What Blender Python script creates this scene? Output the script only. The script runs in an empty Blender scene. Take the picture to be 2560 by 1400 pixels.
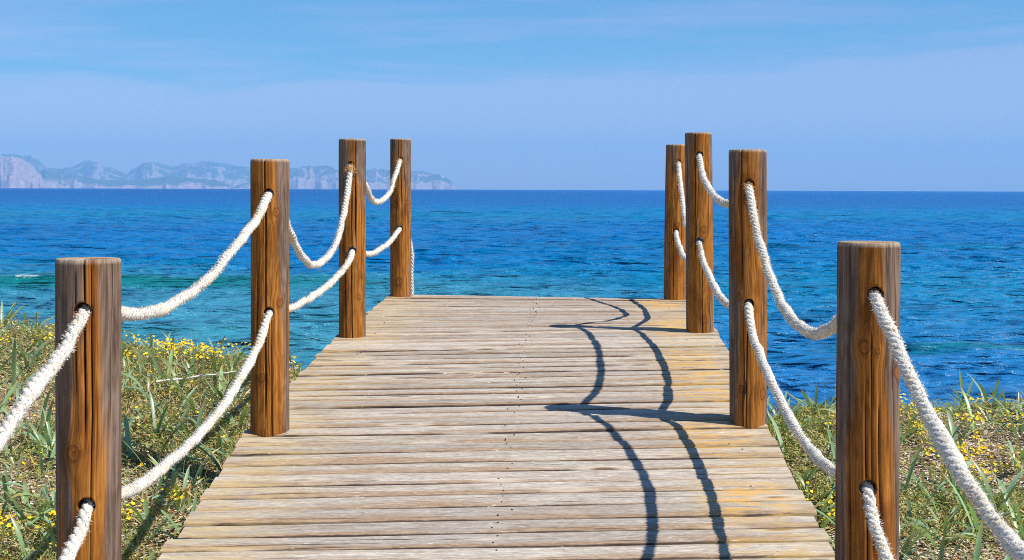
import bpy, bmesh, math, random
import numpy as np
from mathutils import Vector, Matrix

random.seed(7)
rng = np.random.default_rng(11)
S = bpy.context.scene
C = S.collection
R = math.radians

# ------------------------------------------------------------------ camera
cam_d = bpy.data.cameras.new('camera')
cam = bpy.data.objects.new('camera', cam_d)
C.objects.link(cam)
cam_d.sensor_width = 36.0
cam_d.lens = 48.66
cam_d.shift_y = -0.0659
cam_d.clip_start = 0.05
cam_d.clip_end = 60000
EYE = 3.2                                     # metres above the sea
cam.matrix_world = (Matrix.Translation((0, 0, EYE)) @ Matrix.Rotation(R(90 - 1.0), 4, 'X')
                    @ Matrix.Rotation(R(0.19), 4, 'Z'))
cam_d.dof.use_dof = True
cam_d.dof.focus_distance = 6.0
cam_d.dof.aperture_fstop = 20.0
S.camera = cam

# ------------------------------------------------------------------ sun, sky, exposure
SUN = Vector((0.665, -0.305, 0.99)).normalized()
sun_d = bpy.data.lights.new('sun', 'SUN')
sun_d.energy = 5.0
sun_d.angle = R(0.53)
sun_d.color = (1.0, 0.94, 0.84)
sun = bpy.data.objects.new('sun', sun_d)
C.objects.link(sun)
sun.rotation_euler = SUN.to_track_quat('Z', 'Y').to_euler()

W = bpy.data.worlds.new('World')
S.world = W
W.use_nodes = True
wn, wl = W.node_tree.nodes, W.node_tree.links
wn.clear()
w_out = wn.new('ShaderNodeOutputWorld')
w_bg = wn.new('ShaderNodeBackground')
w_bg.inputs['Strength'].default_value = 0.104
sky = wn.new('ShaderNodeTexSky')
sky.sky_type = 'NISHITA'
sky.sun_disc = False
sky.sun_elevation = math.asin(SUN.z)
sky.sun_rotation = math.atan2(SUN.x, SUN.y)
sky.altitude = 0
sky.air_density = 1.0
sky.dust_density = 0.3
sky.ozone_density = 3.0
# thin cirrus veil: a paler, slightly lavender sheet low in the sky with streaky edges, and faint streaks above
tc = wn.new('ShaderNodeTexCoord')
sp = wn.new('ShaderNodeSeparateXYZ')
wl.new(tc.outputs['Generated'], sp.inputs[0])
mp = wn.new('ShaderNodeMapping')
mp.inputs['Scale'].default_value = (5.0, 5.0, 55.0)
mp.inputs['Rotation'].default_value = (0, R(-2.5), 0)
wl.new(tc.outputs['Generated'], mp.inputs[0])
nz = wn.new('ShaderNodeTexNoise')
nz.inputs['Scale'].default_value = 1.0
nz.inputs['Detail'].default_value = 5.0
nz.inputs['Roughness'].default_value = 0.55
wl.new(mp.outputs[0], nz.inputs['Vector'])


def wmath(op, a, b=None, c=None):
    n = wn.new('ShaderNodeMath')
    n.operation = op
    for i, v in enumerate((a, b, c)):
        if v is None:
            continue
        if isinstance(v, (int, float)):
            n.inputs[i].default_value = v
        else:
            wl.new(v, n.inputs[i])
    return n.outputs[0]


lev = wmath('ADD', sp.outputs['Z'], wmath('MULTIPLY', sp.outputs['X'], -0.045))
lev = wmath('ADD', lev, wmath('MULTIPLY', wmath('SUBTRACT', nz.outputs['Fac'], 0.5), 0.06))
mr = wn.new('ShaderNodeMapRange')
mr.interpolation_type = 'SMOOTHERSTEP'
mr.inputs['From Min'].default_value = 0.073
mr.inputs['From Max'].default_value = 0.094
mr.inputs['To Min'].default_value = 1.0
mr.inputs['To Max'].default_value = 0.0
wl.new(lev, mr.inputs['Value'])
streak = wn.new('ShaderNodeMapRange')
streak.inputs['From Min'].default_value = 0.48
streak.inputs['From Max'].default_value = 0.70
streak.inputs['To Max'].default_value = 0.85
wl.new(nz.outputs['Fac'], streak.inputs['Value'])
veil = wmath('MAXIMUM', mr.outputs[0], streak.outputs[0])
base_t = wn.new('ShaderNodeMix')
base_t.data_type = 'RGBA'
base_t.blend_type = 'MULTIPLY'
base_t.inputs['Factor'].default_value = 1.0
base_t.inputs['B'].default_value = (0.37, 0.69, 0.90, 1)
wl.new(sky.outputs[0], base_t.inputs['A'])
veil_c = wn.new('ShaderNodeMix')
veil_c.data_type = 'RGBA'
veil_c.blend_type = 'MULTIPLY'
veil_c.inputs['Factor'].default_value = 1.0
veil_c.inputs['B'].default_value = (0.76, 0.76, 0.95, 1)
wl.new(sky.outputs[0], veil_c.inputs['A'])
veil_mx = wn.new('ShaderNodeMix')
veil_mx.data_type = 'RGBA'
wl.new(veil, veil_mx.inputs['Factor'])
wl.new(base_t.outputs['Result'], veil_mx.inputs['A'])
wl.new(veil_c.outputs['Result'], veil_mx.inputs['B'])
wl.new(veil_mx.outputs['Result'], w_bg.inputs['Color'])
wl.new(w_bg.outputs[0], w_out.inputs['Surface'])

S.view_settings.view_transform = 'Standard'
S.view_settings.look = 'None'
S.view_settings.gamma = 1.0
S.view_settings.use_curve_mapping = False
S.view_settings.exposure = 0.38
S.render.engine = 'CYCLES'
S.cycles.use_denoising = False
S.cycles.use_adaptive_sampling = False
S.cycles.filter_width = 0.95
S.cycles.max_bounces = 8
S.cycles.transparent_max_bounces = 8
S.cycles.volume_bounces = 1
S.cycles.sample_clamp_indirect = 6.0


# ------------------------------------------------------------------ helpers
def tag(o, label=None, cat=None, group=None, kind=None):
    if label: o['label'] = label
    if cat: o['category'] = cat
    if group: o['group'] = group
    if kind: o['kind'] = kind
    return o


def link(name, me, mat=None, parent=None):
    o = bpy.data.objects.new(name, me)
    C.objects.link(o)
    if mat is not None and me is not None and len(me.materials) == 0:
        me.materials.append(mat)
    if parent is not None:
        o.parent = parent
    return o


def empty(name, loc=(0, 0, 0)):
    o = bpy.data.objects.new(name, None)
    C.objects.link(o)
    o.location = loc
    o.empty_display_size = 0.1
    return o


def np_mesh(name, V, F, smooth=True):
    """V (n,3), F (m,k) all faces of k corners"""
    V = np.ascontiguousarray(V, dtype=np.float32)
    F = np.ascontiguousarray(F, dtype=np.int32)
    me = bpy.data.meshes.new(name)
    m, k = F.shape
    me.vertices.add(len(V))
    me.vertices.foreach_set('co', V.ravel())
    me.loops.add(m * k)
    me.loops.foreach_set('vertex_index', F.ravel())
    me.polygons.add(m)
    me.polygons.foreach_set('loop_start', np.arange(0, m * k, k, dtype=np.int32))
    me.polygons.foreach_set('use_smooth', np.full(m, smooth, dtype=bool))
    me.update(calc_edges=True)
    me.validate()
    return me


def set_uv(me, uv_per_vert):
    layer = me.uv_layers.new(name='UVMap')
    vi = np.empty(len(me.loops), dtype=np.int32)
    me.loops.foreach_get('vertex_index', vi)
    layer.data.foreach_set('uv', np.ascontiguousarray(uv_per_vert[vi], dtype=np.float32).ravel())


def set_col(me, col, name='tint'):
    a = me.color_attributes.new(name, 'FLOAT_COLOR', 'POINT')
    c = np.ones((len(col), 4), dtype=np.float32)
    c[:, :3] = col
    a.data.foreach_set('color', c.ravel())


def grid_faces(nr, nc):
    r, c = np.meshgrid(np.arange(nr - 1), np.arange(nc - 1), indexing='ij')
    a = (r * nc + c).ravel()
    return np.stack([a, a + 1, a + nc + 1, a + nc], 1)


class Mat:
    """small node-graph writer"""
    def __init__(self, name):
        self.m = bpy.data.materials.new(name)
        self.m.use_nodes = True
        self.n, self.l = self.m.node_tree.nodes, self.m.node_tree.links
        self.n.clear()
        self.out = self.n.new('ShaderNodeOutputMaterial')
        self.p = self.n.new('ShaderNodeBsdfPrincipled')
        self.l.new(self.p.outputs[0], self.out.inputs['Surface'])

    def node(self, t, **kw):
        nd = self.n.new(t)
        for k, v in kw.items():
            setattr(nd, k, v)
        return nd

    def put(self, sock, v):
        if isinstance(v, (int, float)):
            sock.default_value = v
        elif isinstance(v, (tuple, list)):
            if len(v) == 3 and sock.type == 'RGBA':
                v = tuple(v) + (1,)
            sock.default_value = v
        else:
            self.l.new(v, sock)

    def math(self, op, *a, clamp=False):
        nd = self.node('ShaderNodeMath', operation=op, use_clamp=clamp)
        for i, v in enumerate(a):
            self.put(nd.inputs[i], v)
        return nd.outputs[0]

    def coord(self, which='Object'):
        return self.node('ShaderNodeTexCoord').outputs[which]

    def map(self, vec, scale=(1, 1, 1), loc=(0, 0, 0), rot=(0, 0, 0)):
        nd = self.node('ShaderNodeMapping')
        self.put(nd.inputs['Vector'], vec)
        nd.inputs['Scale'].default_value = scale
        nd.inputs['Rotation'].default_value = rot
        self.put(nd.inputs['Location'], loc)
        return nd.outputs[0]

    def vadd(self, a, b):
        nd = self.node('ShaderNodeVectorMath', operation='ADD')
        self.put(nd.inputs[0], a)
        self.put(nd.inputs[1], b)
        return nd.outputs[0]

    def noise(self, vec, scale=1.0, detail=3, rough=0.55, dist=0.0):
        nd = self.node('ShaderNodeTexNoise')
        self.put(nd.inputs['Vector'], vec)
        nd.inputs['Scale'].default_value = scale
        nd.inputs['Detail'].default_value = detail
        nd.inputs['Roughness'].default_value = rough
        nd.inputs['Distortion'].default_value = dist
        return nd.outputs['Fac']

    def voronoi(self, vec, scale, out='Distance'):
        nd = self.node('ShaderNodeTexVoronoi')
        self.put(nd.inputs['Vector'], vec)
        nd.inputs['Scale'].default_value = scale
        return nd.outputs[out]

    def rng(self, v, a, b, c=0.0, d=1.0, smooth=False):
        nd = self.node('ShaderNodeMapRange')
        if smooth:
            nd.interpolation_type = 'SMOOTHSTEP'
        self.put(nd.inputs['Value'], v)
        for nm, x in (('From Min', a), ('From Max', b), ('To Min', c), ('To Max', d)):
            self.put(nd.inputs[nm], x)
        return nd.outputs[0]

    def mix(self, f, a, b, mode='MIX'):
        nd = self.node('ShaderNodeMix', data_type='RGBA', blend_type=mode)
        self.put(nd.inputs['Factor'], f)
        self.put(nd.inputs['A'], a)
        self.put(nd.inputs['B'], b)
        return nd.outputs['Result']

    def ramp(self, v, stops):
        nd = self.node('ShaderNodeValToRGB')
        el = nd.color_ramp.elements
        while len(el) < len(stops):
            el.new(0.5)
        for e, (p, c) in zip(el, stops):
            e.position = p
            e.color = tuple(c) + (1,)
        self.put(nd.inputs[0], v)
        return nd.outputs[0]

    def bump(self, h, strength=0.3, dist=0.01, normal=None):
        nd = self.node('ShaderNodeBump')
        nd.inputs['Strength'].default_value = strength
        nd.inputs['Distance'].default_value = dist
        self.put(nd.inputs['Height'], h)
        if normal is not None:
            self.put(nd.inputs['Normal'], normal)
        return nd.outputs[0]

    def attr(self, name, out='Color'):
        nd = self.node('ShaderNodeAttribute', attribute_name=name)
        return nd.outputs[out]

    def random(self):
        return self.node('ShaderNodeObjectInfo').outputs['Random']

    def set(self, **kw):
        names = dict(base='Base Color', rough='Roughness', normal='Normal', ior='IOR', spec='Specular IOR Level', metal='Metallic')
        for k, v in kw.items():
            self.put(self.p.inputs[names[k]], v)
        return self.m


# ------------------------------------------------------------------ materials
def m_plank():
    M = Mat('weathered_deck_wood')
    uv = M.coord('UV')
    ob = M.coord('Object')
    rnd = M.random()
    off = M.node('ShaderNodeCombineXYZ')
    M.put(off.inputs[0], M.math('MULTIPLY', rnd, 37.0))
    M.put(off.inputs[1], M.math('MULTIPLY', rnd, 91.0))
    v = M.vadd(ob, off.outputs[0])
    fine = M.noise(M.map(v, (11, 260, 40)), 1.0, 5, 0.75, 0.5)
    med = M.noise(M.map(v, (4.5, 70, 20)), 1.0, 4, 0.65, 0.6)
    broad = M.noise(M.map(v, (0.9, 9, 9)), 1.0, 3, 0.55)
    streak = M.noise(M.map(v, (2.6, 85, 20), (3, 7, 1)), 1.0, 3, 0.5)
    f = M.math('ADD', M.math('MULTIPLY', fine, 0.55), M.math('ADD', M.math('MULTIPLY', med, 0.38), M.math('MULTIPLY', broad, 0.17)))
    col = M.ramp(f, [(0.40, (0.19, 0.125, 0.08)), (0.47, (0.35, 0.275, 0.205)), (0.54, (0.385, 0.335, 0.275)), (0.63, (0.52, 0.475, 0.410))])
    # grey-mauve bleaching differs from board to board
    col = M.mix(M.math('MULTIPLY', M.rng(rnd, 0, 1, 0.1, 1.0), 0.5), col, M.mix(0.55, col, (0.40, 0.35, 0.33)))
    rnd2 = M.math('FRACT', M.math('MULTIPLY', rnd, 17.3))
    hv = M.node('ShaderNodeHueSaturation')
    M.put(hv.inputs['Value'], M.rng(rnd2, 0, 1, 0.80, 1.12))
    M.put(hv.inputs['Color'], col)
    col = hv.outputs[0]
    # the edge towards the land stays browner, in runs
    vv = M.node('ShaderNodeSeparateXYZ')
    M.put(vv.inputs[0], uv)
    run = M.noise(M.map(v, (1.3, 14, 9), (6, 1, 4)), 1.0, 3, 0.6)
    edge = M.rng(M.math('ADD', vv.outputs[1], M.math('MULTIPLY', M.math('SUBTRACT', run, 0.5), 1.9)), 0.50, 0.12, 0, 1, True)
    col = M.mix(M.math('MULTIPLY', edge, 0.72), col, M.mix(M.rng(fine, 0.35, 0.65), (0.20, 0.105, 0.05), (0.43, 0.28, 0.16)))
    # worn arrises, with shade of the gaps painted into their dark colour
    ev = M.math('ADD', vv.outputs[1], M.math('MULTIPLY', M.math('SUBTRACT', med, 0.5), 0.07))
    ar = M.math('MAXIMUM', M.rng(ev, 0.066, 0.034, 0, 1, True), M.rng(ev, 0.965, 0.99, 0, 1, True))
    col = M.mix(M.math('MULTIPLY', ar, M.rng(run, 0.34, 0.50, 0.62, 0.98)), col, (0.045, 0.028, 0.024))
    # speckle of raised fibre and grit, and the odd black-stained board
    speck = M.noise(M.map(v, (34, 170, 40), (2, 2, 7)), 1.0, 4, 0.75)
    hs = M.node('ShaderNodeHueSaturation')
    M.put(hs.inputs['Value'], M.rng(speck, 0.32, 0.68, 0.62, 1.30))
    M.put(hs.inputs['Color'], col)
    col = hs.outputs[0]
    stain = M.rng(M.noise(M.map(ob, (0.75, 8.0, 1), (2, 4.3, 0)), 1.0, 3, 0.6), 0.66, 0.76, 0, 0.6, True)
    col = M.mix(stain, col, (0.115, 0.105, 0.115))
    # dark drying splits
    crack = M.rng(streak, 0.655, 0.69, 0, 1, True)
    col = M.mix(M.math('MULTIPLY', crack, 0.88), col, (0.05, 0.033, 0.028))
    # knots
    kv = M.vadd(M.map(v, (2.3, 9.5, 9.5)), (0, 0, 0))
    kd = M.voronoi(kv, 1.0)
    kmask = M.rng(kd, 0.05, 0.15, 1, 0, True)
    col = M.mix(M.math('MULTIPLY', M.rng(kd, 0.16, 0.30, 0.5, 0, True), M.rng(broad, 0.40, 0.47)), col, (0.62, 0.55, 0.45))
    col = M.mix(M.math('MULTIPLY', kmask, M.rng(broad, 0.40, 0.47)), col, (0.17, 0.10, 0.055))
    # pale splashes
    sp_ = M.rng(M.noise(M.map(v, (22, 90, 30), (9, 2, 3)), 1.0, 2, 0.5), 0.69, 0.74, 0, 0.6, True)
    col = M.mix(sp_, col, (0.74, 0.68, 0.60))
    # yellow-orange lichen towards both ends, stronger on the right
    lu = vv.outputs[0]
    lich = M.noise(M.map(v, (5.5, 34, 20), (1, 5, 2)), 1.0, 4, 0.65)
    right = M.math('MULTIPLY', M.rng(lu, 0.80, 0.88, 0, 1, True), M.rng(lu, 0.945, 0.985, 1, 0, True))
    patch = M.noise(M.map(ob, (0.6, 1.6, 1), (4, 2, 0)), 1.0, 2, 0.5)
    lm = M.math('MULTIPLY', M.math('MULTIPLY', right, M.rng(lich, 0.43, 0.56, 0, 1, True)), M.rng(patch, 0.38, 0.52, 0.10, 1))
    col = M.mix(M.math('MULTIPLY', lm, 0.68), col, (0.66, 0.34, 0.03))
    wash = M.math('MULTIPLY', M.rng(lu, 0.72, 0.98, 0, 1, True), M.rng(lich, 0.38, 0.6, 0, 0.32))
    col = M.mix(wash, col, (0.60, 0.45, 0.20))
    left = M.math('MULTIPLY', M.rng(lu, 0.26, 0.02, 0, 1, True), M.rng(lich, 0.40, 0.62, 0.0, 0.55))
    col = M.mix(left, col, (0.60, 0.43, 0.17))
    # the sides carry the same dark brown, painted gap shade included
    h = M.math('SUBTRACT', M.math('ADD', M.math('MULTIPLY', fine, 0.6), M.math('MULTIPLY', med, 0.6)), M.math('MULTIPLY', crack, 1.4))
    return M.set(base=col, rough=0.82, spec=0.25, normal=M.bump(h, 0.55, 0.004))


def m_post():
    M = Mat('weathered_post_wood')
    uv = M.coord('UV')                       # u = metres round the shaft from the front, v = height in metres
    rnd = M.random()
    off = M.node('ShaderNodeCombineXYZ')
    M.put(off.inputs[0], M.math('MULTIPLY', rnd, 31.0))
    M.put(off.inputs[1], M.math('MULTIPLY', rnd, 57.0))
    v = M.vadd(uv, off.outputs[0])
    s = M.node('ShaderNodeSeparateXYZ')
    M.put(s.inputs[0], uv)
    u, hh = s.outputs[0], s.outputs[1]
    warp = M.noise(M.map(v, (6, 1.6, 1)), 1.0, 2, 0.5)
    vw = M.node('ShaderNodeCombineXYZ')
    M.put(vw.inputs[0], M.math('MULTIPLY', warp, 0.045))
    v2 = M.vadd(v, vw.outputs[0])
    fine = M.noise(M.map(v2, (210, 4, 1)), 1.0, 4, 0.65)
    med = M.noise(M.map(v2, (105, 1.2, 1)), 1.0, 3, 0.6, 0.25)
    broad = M.noise(M.map(v, (16, 1.1, 1), (5, 3, 0)), 1.0, 3, 0.55)
    # flame figure of the flat-sawn faces
    rings = M.math('SINE', M.math('MULTIPLY', M.noise(M.map(v, (13, 1.5, 1), (2, 8, 0)), 1.0, 2, 0.45), 95.0))
    f = M.math('ADD', M.math('MULTIPLY', fine, 0.5), M.math('ADD', M.math('MULTIPLY', med, 0.45), M.math('MULTIPLY', rings, 0.035)))
    orange = M.ramp(f, [(0.30, (0.14, 0.045, 0.010)), (0.44, (0.31, 0.112, 0.020)), (0.54, (0.43, 0.172, 0.031)), (0.68, (0.60, 0.28, 0.07))])
    grey = M.ramp(f, [(0.30, (0.08, 0.046, 0.030)), (0.45, (0.17, 0.112, 0.080)), (0.55, (0.24, 0.172, 0.132)), (0.70, (0.37, 0.29, 0.235))])
    # weathered grey away from the sheltered face, and near the top
    away = M.math('ABSOLUTE', M.math('ADD', u, M.math('MULTIPLY', M.math('SUBTRACT', rnd, 0.5), 0.03)))
    gm = M.math('ADD', M.rng(away, 0.012, 0.075, -0.10, 0.62), M.math('MULTIPLY', M.math('SUBTRACT', broad, 0.5), 2.8))
    gm = M.math('ADD', gm, M.rng(hh, 0.55, 1.0, -0.12, 0.30))
    bias = M.node('ShaderNodeAttribute', attribute_name='weathering', attribute_type='OBJECT')
    gm = M.math('ADD', gm, bias.outputs['Fac'])
    gm = M.rng(gm, 0.0, 0.45, 0, 1, True)
    col = M.mix(gm, orange, grey)
    patchy = M.noise(M.map(v, (16, 4.0, 1), (3, 9, 0)), 1.0, 5, 0.65)
    col = M.mix(M.rng(patchy, 0.46, 0.62, 0, 0.75, True), col, M.mix(1.0, col, (0.50, 0.46, 0.46), 'MULTIPLY'))
    # knots with their growth rings
    kd = M.attr('knot', 'Fac')
    kdn = M.math('ADD', kd, M.math('MULTIPLY', M.math('SUBTRACT', M.noise(M.map(v, (60, 45, 1)), 1.0, 3, 0.65), 0.5), 1.3))
    kr = M.math('SINE', M.math('MULTIPLY', kdn, 15.0))
    halo = M.rng(kdn, 2.3, 0.9, 0, 1, True)
    col = M.mix(M.math('MULTIPLY', halo, M.rng(kr, -0.6, 1, 0, 0.38)), col, (0.11, 0.042, 0.014))
    col = M.mix(M.rng(kdn, 1.1, 0.65, 0, 0.8, True), col, M.mix(M.rng(kr, -1, 1), (0.17, 0.055, 0.014), (0.36, 0.125, 0.026)))
    col = M.mix(M.math('MULTIPLY', M.rng(kdn, 0.75, 0.9, 0, 1, True), M.rng(kdn, 1.25, 0.95, 0, 0.45, True)), col, (0.022, 0.011, 0.007))
    # hairline drying checks
    ck = M.rng(M.noise(M.map(v2, (85, 0.8, 1), (4, 4, 0)), 1.0, 2, 0.5), 0.645, 0.69, 0, 1, True)
    col = M.mix(M.math('MULTIPLY', ck, 0.8), col, (0.03, 0.016, 0.010))
    # bottoms of the open splits painted dark, as shade and old dirt
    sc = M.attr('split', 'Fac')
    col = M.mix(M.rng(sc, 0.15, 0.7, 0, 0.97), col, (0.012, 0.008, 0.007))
    # pale salty streaks
    salt = M.rng(M.noise(M.map(v2, (45, 1.3, 1), (9, 6, 0)), 1.0, 3, 0.6), 0.66, 0.80, 0, 0.55, True)
    col = M.mix(salt, col, (0.60, 0.52, 0.46))
    # bleached end grain and rim
    hc = M.attr('rim', 'Fac')
    col = M.mix(M.math('MULTIPLY', hc, M.rng(med, 0.35, 0.6, 0.25, 0.85)), col, (0.42, 0.335, 0.25))
    h = M.math('SUBTRACT', M.math('ADD', fine, M.math('MULTIPLY', rings, 0.06)), M.math('MULTIPLY', ck, 1.5))
    return M.set(base=col, rough=0.85, spec=0.15, normal=M.bump(h, 0.55, 0.004))


def m_rope():
    M = Mat('white_cotton_rope')
    ob = M.coord('Object')
    n1 = M.noise(ob, 260, 3, 0.6)
    n2 = M.noise(ob, 14, 3, 0.6)
    n3 = M.noise(ob, 5, 2, 0.5)
    col = M.ramp(n1, [(0.3, (0.48, 0.42, 0.34)), (0.5, (0.79, 0.75, 0.67)), (0.66, (0.89, 0.87, 0.81))])
    col = M.mix(M.rng(n2, 0.55, 0.72, 0, 0.55, True), col, (0.74, 0.58, 0.36))
    col = M.mix(M.rng(n3, 0.60, 0.70, 0, 0.35, True), col, (0.60, 0.42, 0.20))
    col = M.mix(M.rng(M.noise(M.map(ob, (9, 9, 9), (3, 1, 8)), 1.0, 4, 0.7), 0.54, 0.70, 0, 0.42, True), col, (0.40, 0.37, 0.33))
    return M.set(base=col, rough=0.95, spec=0.1, normal=M.bump(M.math('ADD', n1, M.noise(ob, 700, 2, 0.5)), 0.7, 0.004))


def m_flat(name, col, rough=0.6, spec=0.3, var=0.25, scale=60):
    M = Mat(name)
    n = M.noise(M.coord('Object'), scale, 3, 0.6)
    c = M.mix(M.rng(n, 0.3, 0.7), tuple(x * (1 - var) for x in col), tuple(min(1, x * (1 + var)) for x in col))
    return M.set(base=c, rough=rough, spec=spec)


def m_leaf(name='plant_leaf', trans=0.25, rough=0.36, spec=0.55):
    """leaf colour from the plant's own tint attribute, with translucency"""
    M = Mat(name)
    a = M.attr('tint')
    rnd = M.random()
    n = M.noise(M.coord('Object'), 45, 2, 0.6)
    c = M.mix(M.rng(n, 0.3, 0.7, 0, 0.35), a, M.mix(1.0, a, (0.62, 0.66, 0.5), 'MULTIPLY'))
    hs = M.node('ShaderNodeHueSaturation')
    M.put(hs.inputs['Hue'], M.rng(rnd, 0, 1, 0.475, 0.515))
    M.put(hs.inputs['Value'], M.rng(rnd, 0, 1, 0.75, 1.25))
    M.put(hs.inputs['Color'], c)
    c = hs.outputs[0]
    M.set(base=c, rough=rough, spec=spec)
    tr = M.node('ShaderNodeBsdfTranslucent')
    M.put(tr.inputs['Color'], M.mix(1.0, c, (1.3, 1.35, 0.6), 'MULTIPLY'))
    mx = M.node('ShaderNodeMixShader')
    mx.inputs[0].default_value = trans
    M.l.new(M.p.outputs[0], mx.inputs[1])
    M.l.new(tr.outputs[0], mx.inputs[2])
    M.l.new(mx.outputs[0], M.out.inputs['Surface'])
    return M.m


def m_tinted(name, rough=0.7, spec=0.25):
    M = Mat(name)
    return M.set(base=M.attr('tint'), rough=rough, spec=spec)


def m_dune():
    M = Mat('dune_sand')
    ob = M.coord('Object')
    n = M.noise(ob, 1.3, 4, 0.6)
    n2 = M.noise(ob, 24, 4, 0.65)
    grit = M.noise(ob, 300, 3, 0.7)
    sand = M.ramp(n2, [(0.3, (0.30, 0.22, 0.14)), (0.5, (0.47, 0.38, 0.26)), (0.7, (0.58, 0.50, 0.38))])
    hum = M.ramp(n2, [(0.3, (0.22, 0.16, 0.08)), (0.55, (0.36, 0.29, 0.16)), (0.75, (0.48, 0.40, 0.25))])
    col = M.mix(M.rng(n, 0.45, 0.62, 0, 1, True), sand, hum)
    vd = M.voronoi(ob, 90, 'Color')
    s = M.node('ShaderNodeSeparateColor')
    M.put(s.inputs[0], vd)
    col = M.mix(M.rng(s.outputs[0], 0.80, 0.84, 0, 0.75), col, (0.62, 0.52, 0.45))
    col = M.mix(M.rng(s.outputs[1], 0.82, 0.86, 0, 0.8), col, (0.14, 0.07, 0.035))
    # wet sand and dark wrack at the waterline
    z = M.node('ShaderNodeSeparateXYZ')
    M.put(z.inputs[0], ob)
    wet = M.rng(M.math('ADD', z.outputs[2], M.math('MULTIPLY', M.math('SUBTRACT', n, 0.5), 0.5)), 0.45, 0.15, 0, 1, True)
    col = M.mix(M.math('MULTIPLY', wet, 0.85), col, (0.035, 0.03, 0.028))
    return M.set(base=col, rough=0.9, spec=0.15, normal=M.bump(M.math('ADD', n2, M.math('MULTIPLY', grit, 0.5)), 0.8, 0.02))


def m_sea():
    M = Mat('sea_water')
    ob = M.coord('Object')
    s = M.node('ShaderNodeSeparateXYZ')
    M.put(s.inputs[0], ob)
    x, y = s.outputs[0], s.outputs[1]
    # log distance from the shore sets the depth of the bottom; banks and weed beds as wide streaks along the shore
    ly = M.math('LOGARITHM', M.math('MAXIMUM', y, 5.0), 10.0)
    cv = M.node('ShaderNodeCombineXYZ')
    M.put(cv.inputs[0], M.math('MULTIPLY', M.math('DIVIDE', x, M.math('ADD', y, 12.0)), 3.2))
    M.put(cv.inputs[1], M.math('MULTIPLY', ly, 9.0))
    big = M.noise(cv.outputs[0], 1.0, 3, 0.5, 0.4)
    cv2 = M.node('ShaderNodeCombineXYZ')
    M.put(cv2.inputs[0], M.math('MULTIPLY', M.math('DIVIDE', x, M.math('ADD', y, 12.0)), 14.0))
    M.put(cv2.inputs[1], M.math('MULTIPLY', ly, 40.0))
    small = M.noise(cv2.outputs[0], 1.0, 3, 0.55)
    d = M.math('ADD', ly, M.math('MULTIPLY', M.math('SUBTRACT', big, 0.5), 0.13))
    d = M.math('ADD', d, M.math('MULTIPLY', M.math('SUBTRACT', small, 0.5), 0.05))
    lx = M.math('DIVIDE', x, M.math('ADD', y, 1.0))
    deep, teal, blue, turq, navy = (0.020, 0.152, 0.375), (0.035, 0.212, 0.335), (0.006, 0.140, 0.395), (0.006, 0.185, 0.370), (0.0, 0.082, 0.300)
    left_c = M.ramp(M.rng(d, 1.2, 3.2), [(0.02, (0.030, 0.19, 0.35)), (0.10, (0.040, 0.235, 0.34)), (0.20, teal), (0.24, (0.020, 0.200, 0.330)), (0.285, (0.0, 0.145, 0.385)), (0.42, blue), (0.505, turq), (0.56, (0.0, 0.158, 0.39)), (0.64, (0.0, 0.108, 0.36)), (0.9, navy)])  # nearest stops lightened, painting pale sky reflections into the water colour
    right_c = M.ramp(M.rng(d, 1.2, 3.2), [(0.02, deep), (0.10, (0.012, 0.152, 0.39)), (0.18, (0.008, 0.165, 0.375)), (0.235, (0.004, 0.182, 0.37)), (0.30, (0.0, 0.155, 0.39)), (0.36, (0.0, 0.140, 0.40)), (0.44, (0.0, 0.140, 0.405)), (0.505, (0.0, 0.172, 0.39)), (0.57, (0.0, 0.145, 0.39)), (0.65, (0.0, 0.105, 0.35))])
    rm = M.rng(M.math('ADD', lx, M.math('MULTIPLY', M.math('SUBTRACT', big, 0.5), 0.3)), -0.06, 0.12, 0, 1, True)
    col = M.mix(rm, left_c, right_c)
    # green-teal tint on the lifted face of the small breaker
    th = M.attr('crest', 'Fac')
    col = M.mix(M.math('MULTIPLY', th, 0.8), col, (0.002, 0.155, 0.165))
    fo = M.attr('foam', 'Fac')
    fn = M.noise(M.map(ob, (5, 9, 5)), 1.0, 3, 0.65)
    fm = M.rng(M.math('ADD', M.math('MULTIPLY', fo, 0.5), fn), 0.87, 0.98, 0, 0.5, True)
    col = M.mix(fm, col, (0.75, 0.80, 0.82))
    b1 = M.noise(M.map(ob, (1.2, 3.4, 1)), 1.0, 5, 0.62, 0.2)
    b2 = M.noise(M.map(ob, (0.28, 0.75, 1), (7, 3, 0)), 1.0, 4, 0.6, 0.3)
    b3 = M.noise(M.map(ob, (0.03, 0.10, 1), (2, 9, 0)), 1.0, 4, 0.6)
    nb = M.bump(b1, 0.85, 0.2)
    nb = M.bump(b2, M_BUMP2, 1.0, nb)
    nb = M.bump(b3, 0.7, 7.0, nb)
    M.set(base=col, rough=M.rng(ly, 1.3, 3.2, 0.20, 0.40), ior=1.33, spec=0.20, normal=nb)
    return M.m


M_BUMP2 = 0.85


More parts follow.
